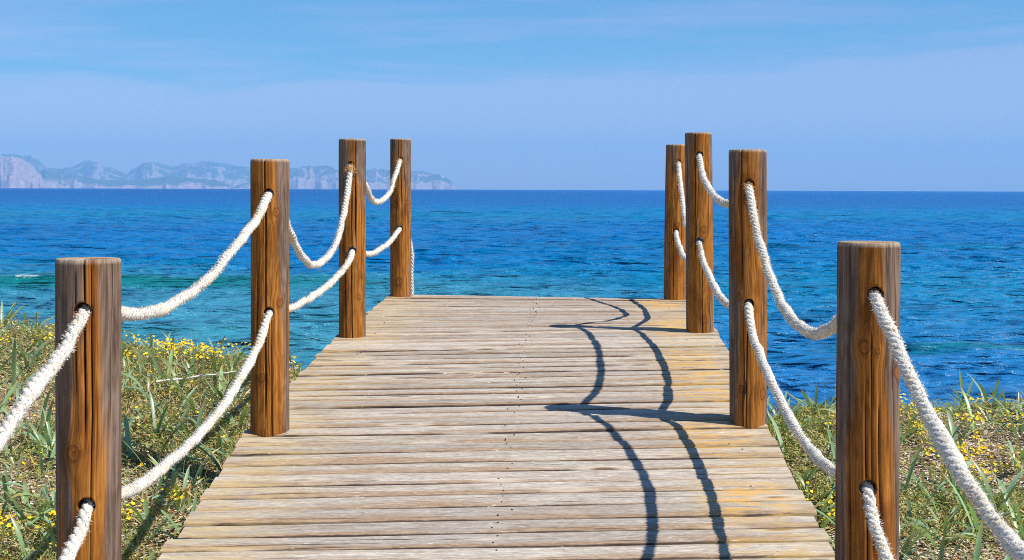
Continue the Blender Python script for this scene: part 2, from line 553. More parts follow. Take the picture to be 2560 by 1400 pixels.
def m_hill():
    M = Mat('limestone_and_scrub')
    ob = M.coord('Object')
    g = M.node('ShaderNodeNewGeometry')
    s = M.node('ShaderNodeSeparateXYZ')
    M.put(s.inputs[0], g.outputs['Normal'])
    n1 = M.noise(ob, 0.006, 5, 0.65)
    n2 = M.noise(ob, 0.03, 4, 0.6)
    rock = M.ramp(n2, [(0.3, (0.26, 0.19, 0.155)), (0.6, (0.45, 0.34, 0.31)), (0.8, (0.54, 0.415, 0.38))])
    scrub = M.ramp(n2, [(0.3, (0.04, 0.07, 0.035)), (0.7, (0.11, 0.14, 0.075))])
    flat = M.math('ADD', s.outputs[2], M.math('MULTIPLY', M.math('SUBTRACT', n1, 0.5), 2.6))
    flat = M.math('ADD', flat, M.math('MULTIPLY', M.math('SUBTRACT', n2, 0.5), 0.9))
    green = M.attr('scrub', 'Fac')
    flat = M.math('ADD', flat, M.math('SUBTRACT', green, 0.5))
    col = M.mix(M.rng(flat, 0.72, 1.0, 0, 1, True), rock, scrub)
    return M.set(base=col, rough=0.95, spec=0.1, normal=M.bump(n2, 0.6, 18.0))


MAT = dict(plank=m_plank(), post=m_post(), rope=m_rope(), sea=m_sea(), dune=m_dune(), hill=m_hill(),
           leaf=m_leaf(), cover=m_leaf('ground_cover_leaf', 0.2, 0.6, 0.2), petal=m_tinted('yellow_petal', 0.6, 0.2),
           litter=m_tinted('shell_and_bark_litter', 0.75, 0.25), straw=m_leaf('dry_straw', 0.2, 0.7, 0.2),
           nail=m_flat('rusted_steel', (0.05, 0.040, 0.036), 0.5, 0.5), beam=m_flat('rough_beam_wood', (0.20, 0.14, 0.09), 0.85, 0.2, 0.4, 18),
           liner=m_flat('dark_blue_plastic', (0.006, 0.018, 0.05), 0.25, 0.5, 0.1), fray=m_flat('tan_frayed_fibre', (0.55, 0.32, 0.12), 0.9, 0.1, 0.3),
           stone=m_flat('white_lighthouse_wall', (0.78, 0.76, 0.72), 0.8, 0.2, 0.05, 1.0), twig=m_flat('bleached_stem', (0.72, 0.66, 0.56), 0.85, 0.2, 0.15))


# ------------------------------------------------------------------ value noise for shapes
def fbm(x, y, seed=0, octaves=4, rough=0.5):
    x = np.asarray(x, float); y = np.asarray(y, float)
    out = np.zeros(np.broadcast(x, y).shape); amp = 1.0; tot = 0.0
    for o in range(octaves):
        r_ = np.random.default_rng(seed * 131 + o)
        T = r_.random((64, 64))
        xi = np.floor(x).astype(int); yi = np.floor(y).astype(int)
        fx = x - xi; fy = y - yi
        fx = fx * fx * (3 - 2 * fx); fy = fy * fy * (3 - 2 * fy)
        a = T[xi & 63, yi & 63]; b = T[(xi + 1) & 63, yi & 63]; c = T[xi & 63, (yi + 1) & 63]; d = T[(xi + 1) & 63, (yi + 1) & 63]
        out += amp * ((a * (1 - fx) + b * fx) * (1 - fy) + (c * (1 - fx) + d * fx) * fy)
        tot += amp; amp *= rough; x = x * 2.03 + 17.1; y = y * 2.03 + 5.7
    return out / tot


def sstep(a, b, x):
    t = np.clip((x - a) / (b - a), 0, 1)
    return t * t * (3 - 2 * t)


# ------------------------------------------------------------------ setting: dune
def crest_y(x):
    return np.where(x < 0, 6.75 + 0.42 * np.clip(-x - 1.0, 0, 6), 6.15 + 0.10 * np.clip(x - 1, 0, 6))


def ground_z(x, y):
    x = np.asarray(x, float); y = np.asarray(y, float)
    zl = -1.20 + 0.145 * (y - 4.5) - 0.02 * np.clip(y - 6.5, 0, 9) ** 2
    zr = -1.22 + 0.115 * (y - 4.5)
    w = sstep(-0.9, 0.9, x)
    z = zl * (1 - w) + zr * w
    z = np.where(y < 1, z * 0.15 + 0.85 * (-1.72), z) if np.ndim(z) else (z if y >= 1 else z * .15 - .85 * 1.72)
    z = z - 0.10 * (1 - sstep(0.8, 1.3, np.abs(x - 0.03)))
    dc = crest_y(x)
    over = np.clip(y - dc, 0, 99)
    z = z - (0.12 + 0.145) * over - 0.22 * np.clip(over, 0, 1.2) ** 1.5
    z = z + 0.10 * (fbm(x * 1.1 + 9, y * 1.1, 3, 3) - 0.5) + 0.03 * (fbm(x * 6, y * 6, 4, 2) - 0.5)
    return np.maximum(EYE + z, -1.2)


def warp_axis(lo, hi, mid0, mid1, step, grow=1.12):
    a = list(np.arange(mid0, mid1, step)); s = step
    while a[-1] < hi:
        s *= grow; a.append(a[-1] + s)
    s = step
    while a[0] > lo:
        s *= grow; a.insert(0, a[0] - s)
    return np.array(a)


gx = warp_axis(-70, 70, -5, 5, 0.06)
gy = warp_axis(-60, 45, 2.5, 10, 0.06)
GX, GY = np.meshgrid(gx, gy)
dune_me = np_mesh('dune', np.stack([GX, GY, ground_z(GX, GY)], -1).reshape(-1, 3), grid_faces(len(gy), len(gx)))
tag(link('dune', dune_me, MAT['dune']), kind='structure')

# ------------------------------------------------------------------ setting: sea
EARTH = 6371000.0


def build_sea():
    ys = [9.0]
    while ys[-1] < 6900:
        y = ys[-1]
        ys.append(y + max(0.085, y * 0.0042 if y < 160 else y * 0.0042 + (y - 160) * 0.010))
    ys = np.array(ys)
    nc = 560
    t = np.linspace(-1, 1, nc)
    half = 7 + 0.58 * ys
    X = half[:, None] * t[None, :]
    Y = np.repeat(ys[:, None], nc, 1)
    sp_ = np.maximum(np.gradient(ys)[:, None] * 0.8, (half / nc * 2)[:, None])
    r_ = np.random.default_rng(5)
    Z = np.zeros_like(X)
    mod = 0.75 + 0.5 * fbm(X * 0.09, Y * 0.09, 21, 3)
    mod2 = 0.70 + 0.6 * fbm(X * 0.35 + 40, Y * 0.35, 22, 2)
    N = 64
    for i in range(N):
        lam = 0.45 * (7.5 / 0.45) ** (i / (N - 1)) * r_.uniform(0.9, 1.1)
        th = r_.normal(0, 0.48)
        kx, ky = math.sin(th), -math.cos(th)
        k = 2 * math.pi / lam
        amp = 0.0098 * lam ** 0.62
        fade = sstep(2.2, 4.5, lam / sp_)
        ph = (kx * X + ky * Y) * k + r_.uniform(0, 6.28)
        ph = ph + 1.6 * (fbm(X * 0.21 / lam * 2 + i * 3.1, Y * 0.21 / lam * 2, 40 + i % 7, 2) - 0.5) * 6.28
        w = np.sin(ph)
        w = (1 - np.abs(w)) * 0.9 - 0.45 if lam < 2.2 and i % 3 == 0 else w
        Z += amp * fade * w * (mod if lam > 1.5 else mod * mod2)
    # low swell, and a small breaker standing up on the left
    crest = np.zeros_like(X); foam = np.zeros_like(X)
    for (y0, sl, x0, x1, hgt, wid, sd) in ((44.5, 0.03, -40, -2.5, 0.42, 0.95, 1), (58.0, -0.02, -60, -9, 0.20, 1.2, 2), (31.5, 0.05, -20, -5, 0.08, 1.1, 3), (27.0, 0.02, 7.0, 12.5, 0.11, 0.8, 4), (76, 0.02, -2, 40, 0.14, 1.4, 6)):
        yc = y0 + sl * X + 1.5 * (fbm(X * 0.13, X * 0 + sd, 60 + sd, 3) - 0.5)
        env = sstep(x0 - 3, x0 + 3, X) * (1 - sstep(x1 - 4, x1 + 1.5, X)) * (0.55 + 0.8 * fbm(X * 0.2, X * 0 + 7, 70 + sd, 2))
        d = (Y - yc) / wid
        prof = np.where(d < 0, np.exp(-(d * 1.7) ** 2), np.exp(-(d * 0.55) ** 2))
        Z += hgt * env * prof
        crest = np.maximum(crest, env * np.exp(-((d + 0.28) * 1.7) ** 2) * (1.0 if sd in (1, 4) else 0.3))
        if sd == 1:
            foam = np.maximum(foam, env * np.exp(-((d + 0.12) * 3.5) ** 2) * sstep(0.45, 0.6, fbm(X * 0.9, Y * 0 + 3, 81, 2)) * (1 - sstep(-15.2, -14.6, X)))
    shore = sstep(9, 22, Y)
    Z = Z * (0.25 + 0.75 * shore)
    r2 = X * X + Y * Y
    Z = Z - r2 / (2 * EARTH)
    me = np_mesh('sea', np.stack([X, Y, Z], -1).reshape(-1, 3), grid_faces(len(ys), nc)[:, ::-1])
    me.flip_normals() if me.polygons[0].normal.z < 0 else None
    for nm, arr in (('crest', crest), ('foam', foam)):
        a = me.attributes.new(nm, 'FLOAT', 'POINT')
        a.data.foreach_set('value', arr.astype(np.float32).ravel())
    return tag(link('sea', me, MAT['sea']), kind='structure')


build_sea()


# ------------------------------------------------------------------ setting: far coast
def headland(name, dist, prof, depth, seed, cliff=0.45, green=0.5, rug=0.22):
    """prof: (x in metres at that distance, height in metres) along the skyline"""
    px, pz = np.array(prof, float).T
    n, m = 420, 34
    x = np.linspace(px[0], px[-1], n)
    top = np.interp(x, px, pz)
    top = top + (fbm(x / (dist * 0.0026), x * 0 + 3, seed, 5, 0.65) - 0.5) * 0.17 * np.maximum(top, 0).mean() * np.clip(top / 40, 0, 1)
    v = np.linspace(0, 1, m) ** 1.3
    cl = np.clip(cliff * (0.10 + 1.1 * fbm(x / (dist * 0.009), x * 0 + 5, seed + 31, 4, 0.6)), 0.04, 0.85)[None, :]
    vv = v[:, None]
    shape = np.where(vv < 0.08, vv / 0.08 * cl, np.where(vv < 0.6, cl + (1 - cl) * sstep(0, 1, (vv - 0.08) / 0.52), 1 - 0.9 * sstep(0.6, 1, vv)))
    X = np.repeat(x[None, :], m, 0)
    V = np.repeat(v[:, None], n, 1)
    spur = fbm(X / (dist * 0.011), V * 3, seed + 5, 4, 0.55)
    Y = dist + V * depth + (fbm(X / (dist * 0.012), V * 0 + 1, seed + 9, 3) - 0.5) * depth * 0.5 * (1 - V)
    rel = np.clip(shape + (spur - 0.5) * rug * 3.0 * np.sin(np.pi * np.clip(V / 0.6, 0, 1)), 0, 1.02)
    X = X * Y / dist
    Z = top[None, :] * rel * Y / dist
    Z = Z - (X * X + Y * Y) / (2 * EARTH) - 4
    me = np_mesh(name, np.stack([X, Y, Z], -1).reshape(-1, 3), grid_faces(m, n))
    a = me.attributes.new('scrub', 'FLOAT', 'POINT')
    a.data.foreach_set('value', (green + 0.5 * sstep(0.1, 0.35, V) - 0.45 * (V < 0.08)).astype(np.float32).ravel())
    return tag(link(name, me, MAT['hill']), kind='structure')


def skyline(pts, dist):
    return [((px - 1280) / 3460 * dist, (470.5 + 0.0033 * px - py) / 3460 * dist + dist * dist / (2 * EARTH) + 2) for px, py in pts]


headland('hills', 8600, skyline([(-330, 452), (-200, 405), (-90, 380), (0, 388), (30, 394), (60, 402), (85, 418), (102, 440), (113, 462), (116, 480)], 8600), 1500, 3, 0.5, -0.42)
headland('hills', 12800, skyline([(-300, 400), (-120, 384), (30, 389), (75, 392), (95, 404), (120, 420), (175, 423), (212, 404), (236, 407), (266, 418), (300, 428), (316, 438), (332, 424), (362, 407), (398, 407), (430, 419), (450, 414), (480, 410), (515, 404), (560, 411), (600, 418), (640, 424), (700, 430), (740, 440), (790, 470), (800, 482)], 12800), 2200, 8, 0.35, 0.12)
headland('hills', 10400, skyline([(70, 480), (90, 440), (112, 424), (150, 429), (200, 441), (240, 450), (300, 453), (350, 450), (400, 445), (430, 440), (470, 446), (520, 450), (560, 456), (574, 466), (580, 482)], 10400), 1000, 14, 0.55, 0.38, 0.12)
headland('hills', 11600, skyline([(560, 482), (590, 466), (650, 450), (700, 436), (724, 424), (760, 417), (818, 417), (848, 428), (880, 440), (912, 428), (940, 423), (980, 428), (1030, 431), (1060, 432), (1090, 438), (1118, 447), (1132, 457), (1139, 474), (1140, 484)], 11600), 1200, 21, 0.5, 0.08)


# ------------------------------------------------------------------ air between here and the coast
def haze_box(lo, hi, density, col):
    bm = bmesh.new()
    bmesh.ops.create_cube(bm, size=1)
    for v in bm.verts:
        v.co = [lo[i] + (v.co[i] + 0.5) * (hi[i] - lo[i]) for i in range(3)]
    me = bpy.data.meshes.new('haze')
    bm.to_mesh(me)
    bm.free()
    m = bpy.data.materials.new('hazy_air')
    m.use_nodes = True
    n = m.node_tree.nodes
    n.clear()
    out = n.new('ShaderNodeOutputMaterial')
    pv = n.new('ShaderNodeVolumePrincipled')
    pv.inputs['Color'].default_value = col
    pv.inputs['Density'].default_value = density
    pv.inputs['Anisotropy'].default_value = 0.0
    m.node_tree.links.new(pv.outputs[0], out.inputs['Volume'])
    tag(link('haze', me, m), kind='stuff')


haze_box((-8200, -400, -26), (8200, 16200, 520), 1.1e-4, (0.31, 0.63, 1.0, 1))

# ------------------------------------------------------------------ boardwalk
ROW_Y = [-0.9, 1.1, 3.1, 5.1, 7.1, 9.1]
LX = [-1.085, -1.043, -1.010, -0.974, -0.898, -0.808]
RX = [0.80, 0.846, 0.893, 0.942, 1.050, 1.143]
LZ = [1.55, 1.800, 2.050, 2.301, 2.440, 2.487]
RZ = [1.58, 1.834, 2.088, 2.341, 2.473, 2.469]
DECK_END = 9.235


def deck_pt(u, y):
    """point on the top of the deck: u 0 = left edge, 1 = right edge"""
    ex = lambda A: float(np.interp(y, ROW_Y, A)) if y <= 9.1 else A[-1] + (A[-1] - A[-2]) / 2.0 * (y - 9.1)
    return Vector((ex(LX) * (1 - u) + ex(RX) * u, y, ex(LZ) * (1 - u) + ex(RZ) * u))


boardwalk = tag(empty('boardwalk', (0, 5.1, 2.2)), 'weathered timber boardwalk of cross planks rising towards the sea between the rope posts', 'boardwalk')
BW = Vector(boardwalk.location)


def plank(y0, y1, th=0.03):
    n = 13
    w = y1 - y0
    e = min(0.007, w * 0.08)
    prof = [(0.0, -th), (0.0, -0.0075), (e / w, -0.0012), (0.22, 0.0), (0.5, random.uniform(-0.0015, 0.001)), (0.78, 0.0), (1 - e / w, -0.0008), (1.0, -0.006), (1.0, -th)]
    lift = random.uniform(-0.002, 0.0025)
    tilt = random.uniform(-0.0022, 0.0022)
    u0 = random.uniform(-0.008, 0.006)
    u1 = 1 + random.uniform(-0.006, 0.008)
    ph = [random.uniform(0, 6.28) for _ in range(4)]
    V, UV = [], []
    for i in range(n):
        a = i / (n - 1)
        u = u0 + (u1 - u0) * a
        wob0 = 0.0024 * math.sin(a * 7 + ph[0]) + 0.0014 * math.sin(a * 17 + ph[1])
        wob1 = 0.0016 * math.sin(a * 8 + ph[2]) + 0.001 * math.sin(a * 19 + ph[3])
        for (p, z) in prof:
            y = y0 + wob0 + (w + wob1 - wob0) * p
            c = deck_pt(u, y)
            V.append((c.x, c.y, c.z + z + lift + tilt * (p - 0.5) * 2 + 0.0012 * math.sin(a * 6 + ph[2])))
            UV.append((a, p))
    k = len(prof)
    F = [(i * k + j, (i + 1) * k + j, (i + 1) * k + j + 1, i * k + j + 1) for i in range(n - 1) for j in range(k - 1)]
    F += [(i * k, i * k + k - 1, (i + 1) * k + k - 1, (i + 1) * k) for i in range(n - 1)]
    F += [tuple(range(k)), tuple(reversed(range((n - 1) * k, n * k)))]
    me = bpy.data.meshes.new('plank')
    me.from_pydata([Vector(v) - BW for v in V], [], F)
    set_uv(me, np.array(UV))
    bm = bmesh.new(); bm.from_mesh(me)
    bmesh.ops.recalc_face_normals(bm, faces=bm.faces[:])
    bm.to_mesh(me); bm.free()
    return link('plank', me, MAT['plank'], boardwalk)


plank_rows = []
yy = DECK_END
while yy > 0.2:
    pitch = random.uniform(0.104, 0.112)
    gap = random.choice([0.004, 0.004, 0.005, 0.006, 0.008, 0.012])
    plank(yy - pitch, yy - gap)
    plank_rows.append((yy - pitch, yy - gap))
    yy -= pitch


def box_along(pts, w, h):
    """a square beam through the given top-centre points"""
    V, F = [], []
    for p in pts:
        for dx, dz in ((-w / 2, 0), (w / 2, 0), (w / 2, -h), (-w / 2, -h)):
            V.append((p.x + dx - BW.x, p.y - BW.y, p.z + dz - BW.z))
    for i in range(len(pts) - 1):
        for j in range(4):
            F.append((i * 4 + j, i * 4 + (j + 1) % 4, (i + 1) * 4 + (j + 1) % 4, (i + 1) * 4 + j))
    F += [(3, 2, 1, 0), tuple(range(4 * len(pts) - 4, 4 * len(pts)))]
    me = bpy.data.meshes.new('joist')
    me.from_pydata(V, [], F)
    return me


for u in (0.09, 0.5, 0.91):
    pts = [deck_pt(u, y) + Vector((0, 0, -0.033)) for y in (0.2, 1.1, 3.1, 5.1, 7.1, 9.1, DECK_END - 0.02)]
    link('joist', box_along(pts, 0.075, 0.14), MAT['beam'], boardwalk)

# nail heads: two per plank over each joist
V, F = [], []
for (a, b) in plank_rows:
    for u, pr in ((0.5, 0.85), (0.085, 0.12), (0.915, 0.12)):
        for q in (0.26, 0.74):
            if random.random() > pr:
                continue
            c = deck_pt(u + random.uniform(-0.012, 0.012) + (0.008 if q > 0.5 else 0), a + (b - a) * (q + random.uniform(-0.07, 0.07)))
            r0 = random.uniform(0.0020, 0.0029)
            s0 = len(V)
            for k in range(7):
                V.append((c.x + r0 * math.cos(k * 0.8976) - BW.x, c.y + r0 * math.sin(k * 0.8976) - BW.y, c.z + 0.0035 - BW.z))
            for k in range(7):
                V.append((c.x + r0 * math.cos(k * 0.8976) - BW.x, c.y + r0 * math.sin(k * 0.8976) - BW.y, c.z - 0.004 - BW.z))
            F.append(tuple(range(s0, s0 + 7)))
            F += [(s0 + k, s0 + 7 + k, s0 + 7 + (k + 1) % 7, s0 + (k + 1) % 7) for k in range(7)]
me = bpy.data.meshes.new('nail_heads')
me.from_pydata(V, [], F)
tag(link('nail_heads', me, MAT['nail'], boardwalk), kind='stuff')

# ------------------------------------------------------------------ posts
POSTS = {   # base centre on the deck, top centre, holes (dx, height above base) upper and lower
    'L1': ((-0.949, 3.1, 2.050), (-0.950, 3.1, 3.040), (0.008, 0.878), (0.014, 0.447)),
    'L2': ((-0.892, 5.1, 2.301), (-0.892, 5.1, 3.304), (0.006, 0.876), (0.008, 0.444)),
    'L3': ((-0.818, 7.1, 2.440), (-0.819, 7.1, 3.450), (0.000, 0.875), (0.008, 0.440)),
    'L4': ((-0.730, 9.1, 2.487), (-0.733, 9.1, 3.522), (0.002, 0.898), (-0.002, 0.450)),
    'R1': ((0.801, 3.1, 2.088), (0.800, 3.1, 3.083), (-0.002, 0.881), (-0.015, 0.455)),
    'R2': ((0.876, 5.1, 2.341), (0.867, 5.1, 3.345), (-0.006, 0.876), (-0.008, 0.441)),
    'R3': ((0.968, 7.1, 2.473), (0.954, 7.1, 3.488), (-0.004, 0.899), (-0.008, 0.460)),
    'R4': ((1.070, 9.1, 2.469), (1.081, 9.1, 3.491), (0.006, 0.904), (-0.002, 0.455)),
}
POST_LABEL = {
    'L1': 'largest grey and orange timber post on the left, nearest the camera',
    'L2': 'orange-brown timber post second from the camera on the left',
    'L3': 'timber post on the left with a frayed tan tuft at its upper hole',
    'L4': 'slim-looking timber post at the far left corner of the deck',
    'R1': 'largest weathered timber post on the right, nearest the camera',
    'R2': 'timber post on the right casting the long shadow across the middle planks',
    'R3': 'tallest-standing timber post on the right with a blue-lined lower rope hole',
    'R4': 'leaning timber post at the far right corner, half hidden behind another post',
}
PR = 0.0695
HOLE_R = 0.0188


def hole_pos(k, which):
    b, t = Vector(POSTS[k][0]), Vector(POSTS[k][1])
    dx, h = POSTS[k][2 + which]
    p = b + (t - b) * (h / (t.z - b.z))
    return Vector((p.x + dx, p.y, b.z + h))


KNOTS = {   # angle round the shaft, height above the deck, radius
    'L1': [(-0.20, 0.563, 0.015), (0.75, 0.30, 0.012), (-0.7, 0.80, 0.010)],
    'L2': [(0.476, 0.81, 0.014), (0.675, 0.478, 0.013), (-0.318, 0.205, 0.013), (-0.85, 0.50, 0.010)],
    'L3': [(1.10, 0.31, 0.012), (0.67, 0.205, 0.013), (-0.59, 0.24, 0.012)],
    'L4': [(-0.39, 0.61, 0.021), (0.86, 0.62, 0.014), (-0.08, 0.10, 0.022)],
    'R1': [(-0.31, 0.765, 0.013), (0.10, 0.757, 0.006), (0.98, 0.706, 0.019), (-0.2, 0.25, 0.010)],
    'R2': [(-0.17, 0.824, 0.019), (-0.73, 0.465, 0.012), (-0.43, 0.13, 0.013), (0.73, 0.11, 0.016)],
    'R3': [(0.20, 0.524, 0.017), (0.26, 0.06, 0.014), (-0.55, 0.75, 0.010)],
    'R4': [(0.10, 0.50, 0.014), (-0.5, 0.22, 0.012)],
}
MAIN_SPLITS = {   # angle round the shaft from the front, from, to (fractions of the height), depth, width
    'L1': [(0.37, -0.3, 1.2, 0.022, 1.1), (0.14, 0.55, 1.2, 0.012, 0.7), (-0.35, -0.2, 0.45, 0.010, 0.6)],
    'L2': [(-0.08, 0.05, 1.2, 0.022, 1.25), (0.22, -0.2, 0.5, 0.014, 0.9), (-0.62, 0.1, 0.8, 0.010, 0.6)],
    'L3': [(0.36, 0.45, 1.2, 0.024, 1.4), (-0.38, -0.3, 0.42, 0.020, 1.3), (0.10, -0.3, 0.75, 0.014, 1.0)],
    'L4': [(-0.88, -0.3, 0.75, 0.024, 1.5), (0.12, 0.55, 1.2, 0.012, 0.9), (0.5, 0.2, 0.9, 0.010, 0.7)],
    'R1': [(-0.86, -0.3, 1.2, 0.026, 1.7), (0.12, -0.1, 0.68, 0.014, 0.8), (0.42, 0.5, 1.2, 0.012, 0.7)],
    'R2': [(0.70, 0.3, 1.2, 0.020, 1.2), (-0.22, -0.2, 0.42, 0.012, 0.8), (-0.5, 0.5, 1.2, 0.010, 0.7)],
    'R3': [(-0.42, 0.35, 1.2, 0.018, 1.1), (0.55, 0.5, 1.2, 0.010, 0.7), (0.1, -0.2, 0.4, 0.010, 0.6)],
    'R4': [(0.22, 0.6, 1.2, 0.018, 1.1), (-0.30, 0.0, 0.55, 0.012, 0.9)],
}


def make_post(key, seed):
    r_ = random.Random(seed)
    b, t = Vector(POSTS[key][0]), Vector(POSTS[key][1])
    H = t.z - b.z
    low = min(-0.35, float(ground_z(b.x, b.y)) - b.z - 0.35)
    nseg = 132
    zs = list(np.linspace(low, -0.02, 8)) + list(np.linspace(0.0, H - 0.012, 130)) + [H - 0.006, H - 0.0022, H]
    # drying splits: angular position (0 = facing the camera side), range, depth
    splits = [(a, z0 * H, z1 * H, dp, wd) for (a, z0, z1, dp, wd) in MAIN_SPLITS[key]]
    for _ in range(r_.choice([5, 6, 7])):
        a = r_.uniform(-1.5, 1.5)
        z0 = r_.uniform(-0.1, 0.7) * H
        splits.append((a, z0, z0 + r_.uniform(0.25, 0.8) * H, r_.uniform(0.005, 0.012), r_.uniform(0.1, 0.6)))
    base_th = np.linspace(-math.pi, math.pi, nseg, endpoint=False)
    dark = np.zeros((len(zs), nseg)); depth = np.zeros((len(zs), nseg)); shift = np.zeros((len(zs), nseg))
    used = []
    for (a, z0, z1, dp, wd) in splits:
        k = int(round((a + math.pi) / (2 * math.pi) * nseg)) % nseg
        if any(abs(k - q) < 4 for q in used):
            continue
        used.append(k)
        for i, z in enumerate(zs):
            f = min(1, max(0, (z - z0) / 0.10)) * min(1, max(0, (z1 - z) / 0.10))
            f *= 0.75 + 0.25 * math.sin(z * 9 + a * 5)
            depth[i, k] += dp * f
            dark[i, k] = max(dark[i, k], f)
            pull = 0.55 - 0.6 * wd
            if f > 0:
                shift[i, (k - 1) % nseg] += f * pull * (2 * math.pi / nseg)
                shift[i, (k + 1) % nseg] -= f * pull * (2 * math.pi / nseg)
    rad_noise = [r_.uniform(0, 6.28) for _ in range(6)]
    V = np.zeros((len(zs), nseg, 3)); UV = np.zeros((len(zs), nseg, 2)); RIM = np.zeros((len(zs), nseg))
    lean = (t - b) / H
    for i, z in enumerate(zs):
        twist = 0.05 * math.sin(z * 3.1 + rad_noise[0]) + 0.022 * math.sin(z * 8.3 + rad_noise[1]) + 0.008 * math.sin(z * 23 + rad_noise[2])
        th = base_th + twist + shift[i]
        rr = PR + 0.0009 * np.sin(2 * base_th + rad_noise[3]) + 0.0006 * np.sin(7 * base_th + rad_noise[4]) + 0.0007 * math.sin(z * 5 + rad_noise[5])
        rr = rr + 0.0005 * np.sin(19 * base_th + z * 4)
        if z > H - 0.011:
            q = (z - (H - 0.012)) / 0.012
            rr = rr - 0.0032 * q ** 3
        rr = rr - depth[i]
        cx, cy = b.x + lean.x * z, b.y + lean.y * z
        V[i, :, 0] = cx + rr * np.sin(th)
        V[i, :, 1] = cy - rr * np.cos(th)
        V[i, :, 2] = b.z + z
        UV[i, :, 0] = base_th * PR
        UV[i, :, 1] = z
        RIM[i] = 1.0 if z > H - 0.008 else 0.0
    # knots: a small swelling, and grain that flows round them
    KN = np.full((len(zs), nseg), 9.0)
    ZZ = np.array(zs)[:, None]
    for (ka, kz, kr) in KNOTS[key]:
        du = (base_th[None, :] - ka) * PR
        dv = ZZ - kz
        dn = np.sqrt((du / kr) ** 2 + (dv / (kr * 1.25)) ** 2)
        KN = np.minimum(KN, dn)
        near = np.exp(-(dv / (kr * 2.6)) ** 2) * np.exp(-(du / (kr * 1.7)) ** 2)
        UV[:, :, 0] -= du * 0.80 * near
        swell = 0.0022 * np.exp(-(dn / 1.2) ** 2) - 0.0016 * np.exp(-(dn / 0.45) ** 2)
        V[:, :, 0] += swell * np.sin(base_th)[None, :]
        V[:, :, 1] -= swell * np.cos(base_th)[None, :]
    Vf = V.reshape(-1, 3)
    n = len(zs)
    F = []
    for i in range(n - 1):
        for j in range(nseg):
            j2 = (j + 1) % nseg
            F.append((i * nseg + j, i * nseg + j2, (i + 1) * nseg + j2, (i + 1) * nseg + j))
    # slightly uneven end-grain top made of inner rings
    verts = [tuple(v) for v in Vf]
    uvs = [tuple(u) for u in UV.reshape(-1, 2)]
    rims = list(RIM.ravel())
    darks = list(dark.ravel())
    prev = (n - 1) * nseg
    tc_ = V[-1].mean(0)
    for f in (0.7, 0.35):
        s0 = len(verts)
        for j in range(nseg):
            p = V[-1, j]
            q = tc_ + (p - tc_) * f
            verts.append((q[0], q[1], q[2] + r_.uniform(-0.0006, 0.0008)))
            uvs.append((UV[-1, j, 0] * f, H + 0.02 * (1 - f)))
            rims.append(1.0)
        for j in range(nseg):
            F.append((prev + j, prev + (j + 1) % nseg, s0 + (j + 1) % nseg, s0 + j))
        prev = s0
    verts.append(tuple(tc_)); uvs.append((0, H + 0.03)); rims.append(1.0)
    for j in range(nseg):
        F.append((prev + j, prev + (j + 1) % nseg, len(verts) - 1))
    F.append(tuple(reversed(range(nseg))))
    me = bpy.data.meshes.new('timber_post')
    me.from_pydata([Vector(v) - b for v in verts], [], F)
    set_uv(me, np.array(uvs))
    a = me.attributes.new('rim', 'FLOAT', 'POINT')
    a.data.foreach_set('value', np.array(rims, dtype=np.float32))
    darks += [0.0] * (len(verts) - len(darks))
    a = me.attributes.new('knot', 'FLOAT', 'POINT')
    a.data.foreach_set('value', np.r_[KN.ravel(), np.full(len(verts) - KN.size, 9.0)].astype(np.float32))
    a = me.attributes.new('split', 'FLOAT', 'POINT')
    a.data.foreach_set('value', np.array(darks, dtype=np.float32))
    sm = np.ones(len(me.polygons), dtype=bool)
    sm[(n - 1) * nseg:] = False                                       # sawn end grain stays crisp
    me.polygons.foreach_set('use_smooth', sm)
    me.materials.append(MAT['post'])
    o = link('timber_post', me)
    o.location = b
    # drilled rope holes
    cut = bmesh.new()
    for which in (0, 1):
        hp = hole_pos(key, which) - b
        mtx = Matrix.Translation(hp) @ Matrix.Rotation(R(90), 4, 'X')
        bmesh.ops.create_cone(cut, cap_ends=True, segments=28, radius1=HOLE_R, radius2=HOLE_R, depth=0.4, matrix=mtx)
    cme = bpy.data.meshes.new('drill')
    cut.to_mesh(cme); cut.free()
    cme.materials.append(MAT['post'])
    co = bpy.data.objects.new('drill', cme)
    C.objects.link(co)
    co.location = b
    md = o.modifiers.new('holes', 'BOOLEAN')
    md.operation = 'DIFFERENCE'
    md.solver = 'EXACT'
    md.object = co
    bpy.context.view_layer.update()
    dg = bpy.context.evaluated_depsgraph_get()
    new = bpy.data.meshes.new_from_object(o.evaluated_get(dg))
    o.modifiers.clear()
    o.data = new
    new.name = 'timber_post'
    bpy.data.objects.remove(co)
    bpy.data.meshes.remove(cme)
    if len(new.polygons) < 2000:
        print('post hole cut failed', key)
    o['weathering'] = {'L1': 0.02, 'L2': -0.32, 'L3': -0.12, 'L4': -0.15, 'R1': -0.02, 'R2': -0.18, 'R3': -0.42, 'R4': -0.30}[key]
    tag(o, POST_LABEL[key], 'post', 'timber rope posts along the boardwalk')
    return o


post_obj = {}
for i, k in enumerate(POSTS):
    post_obj[k] = make_post(k, 100 + i * 7)


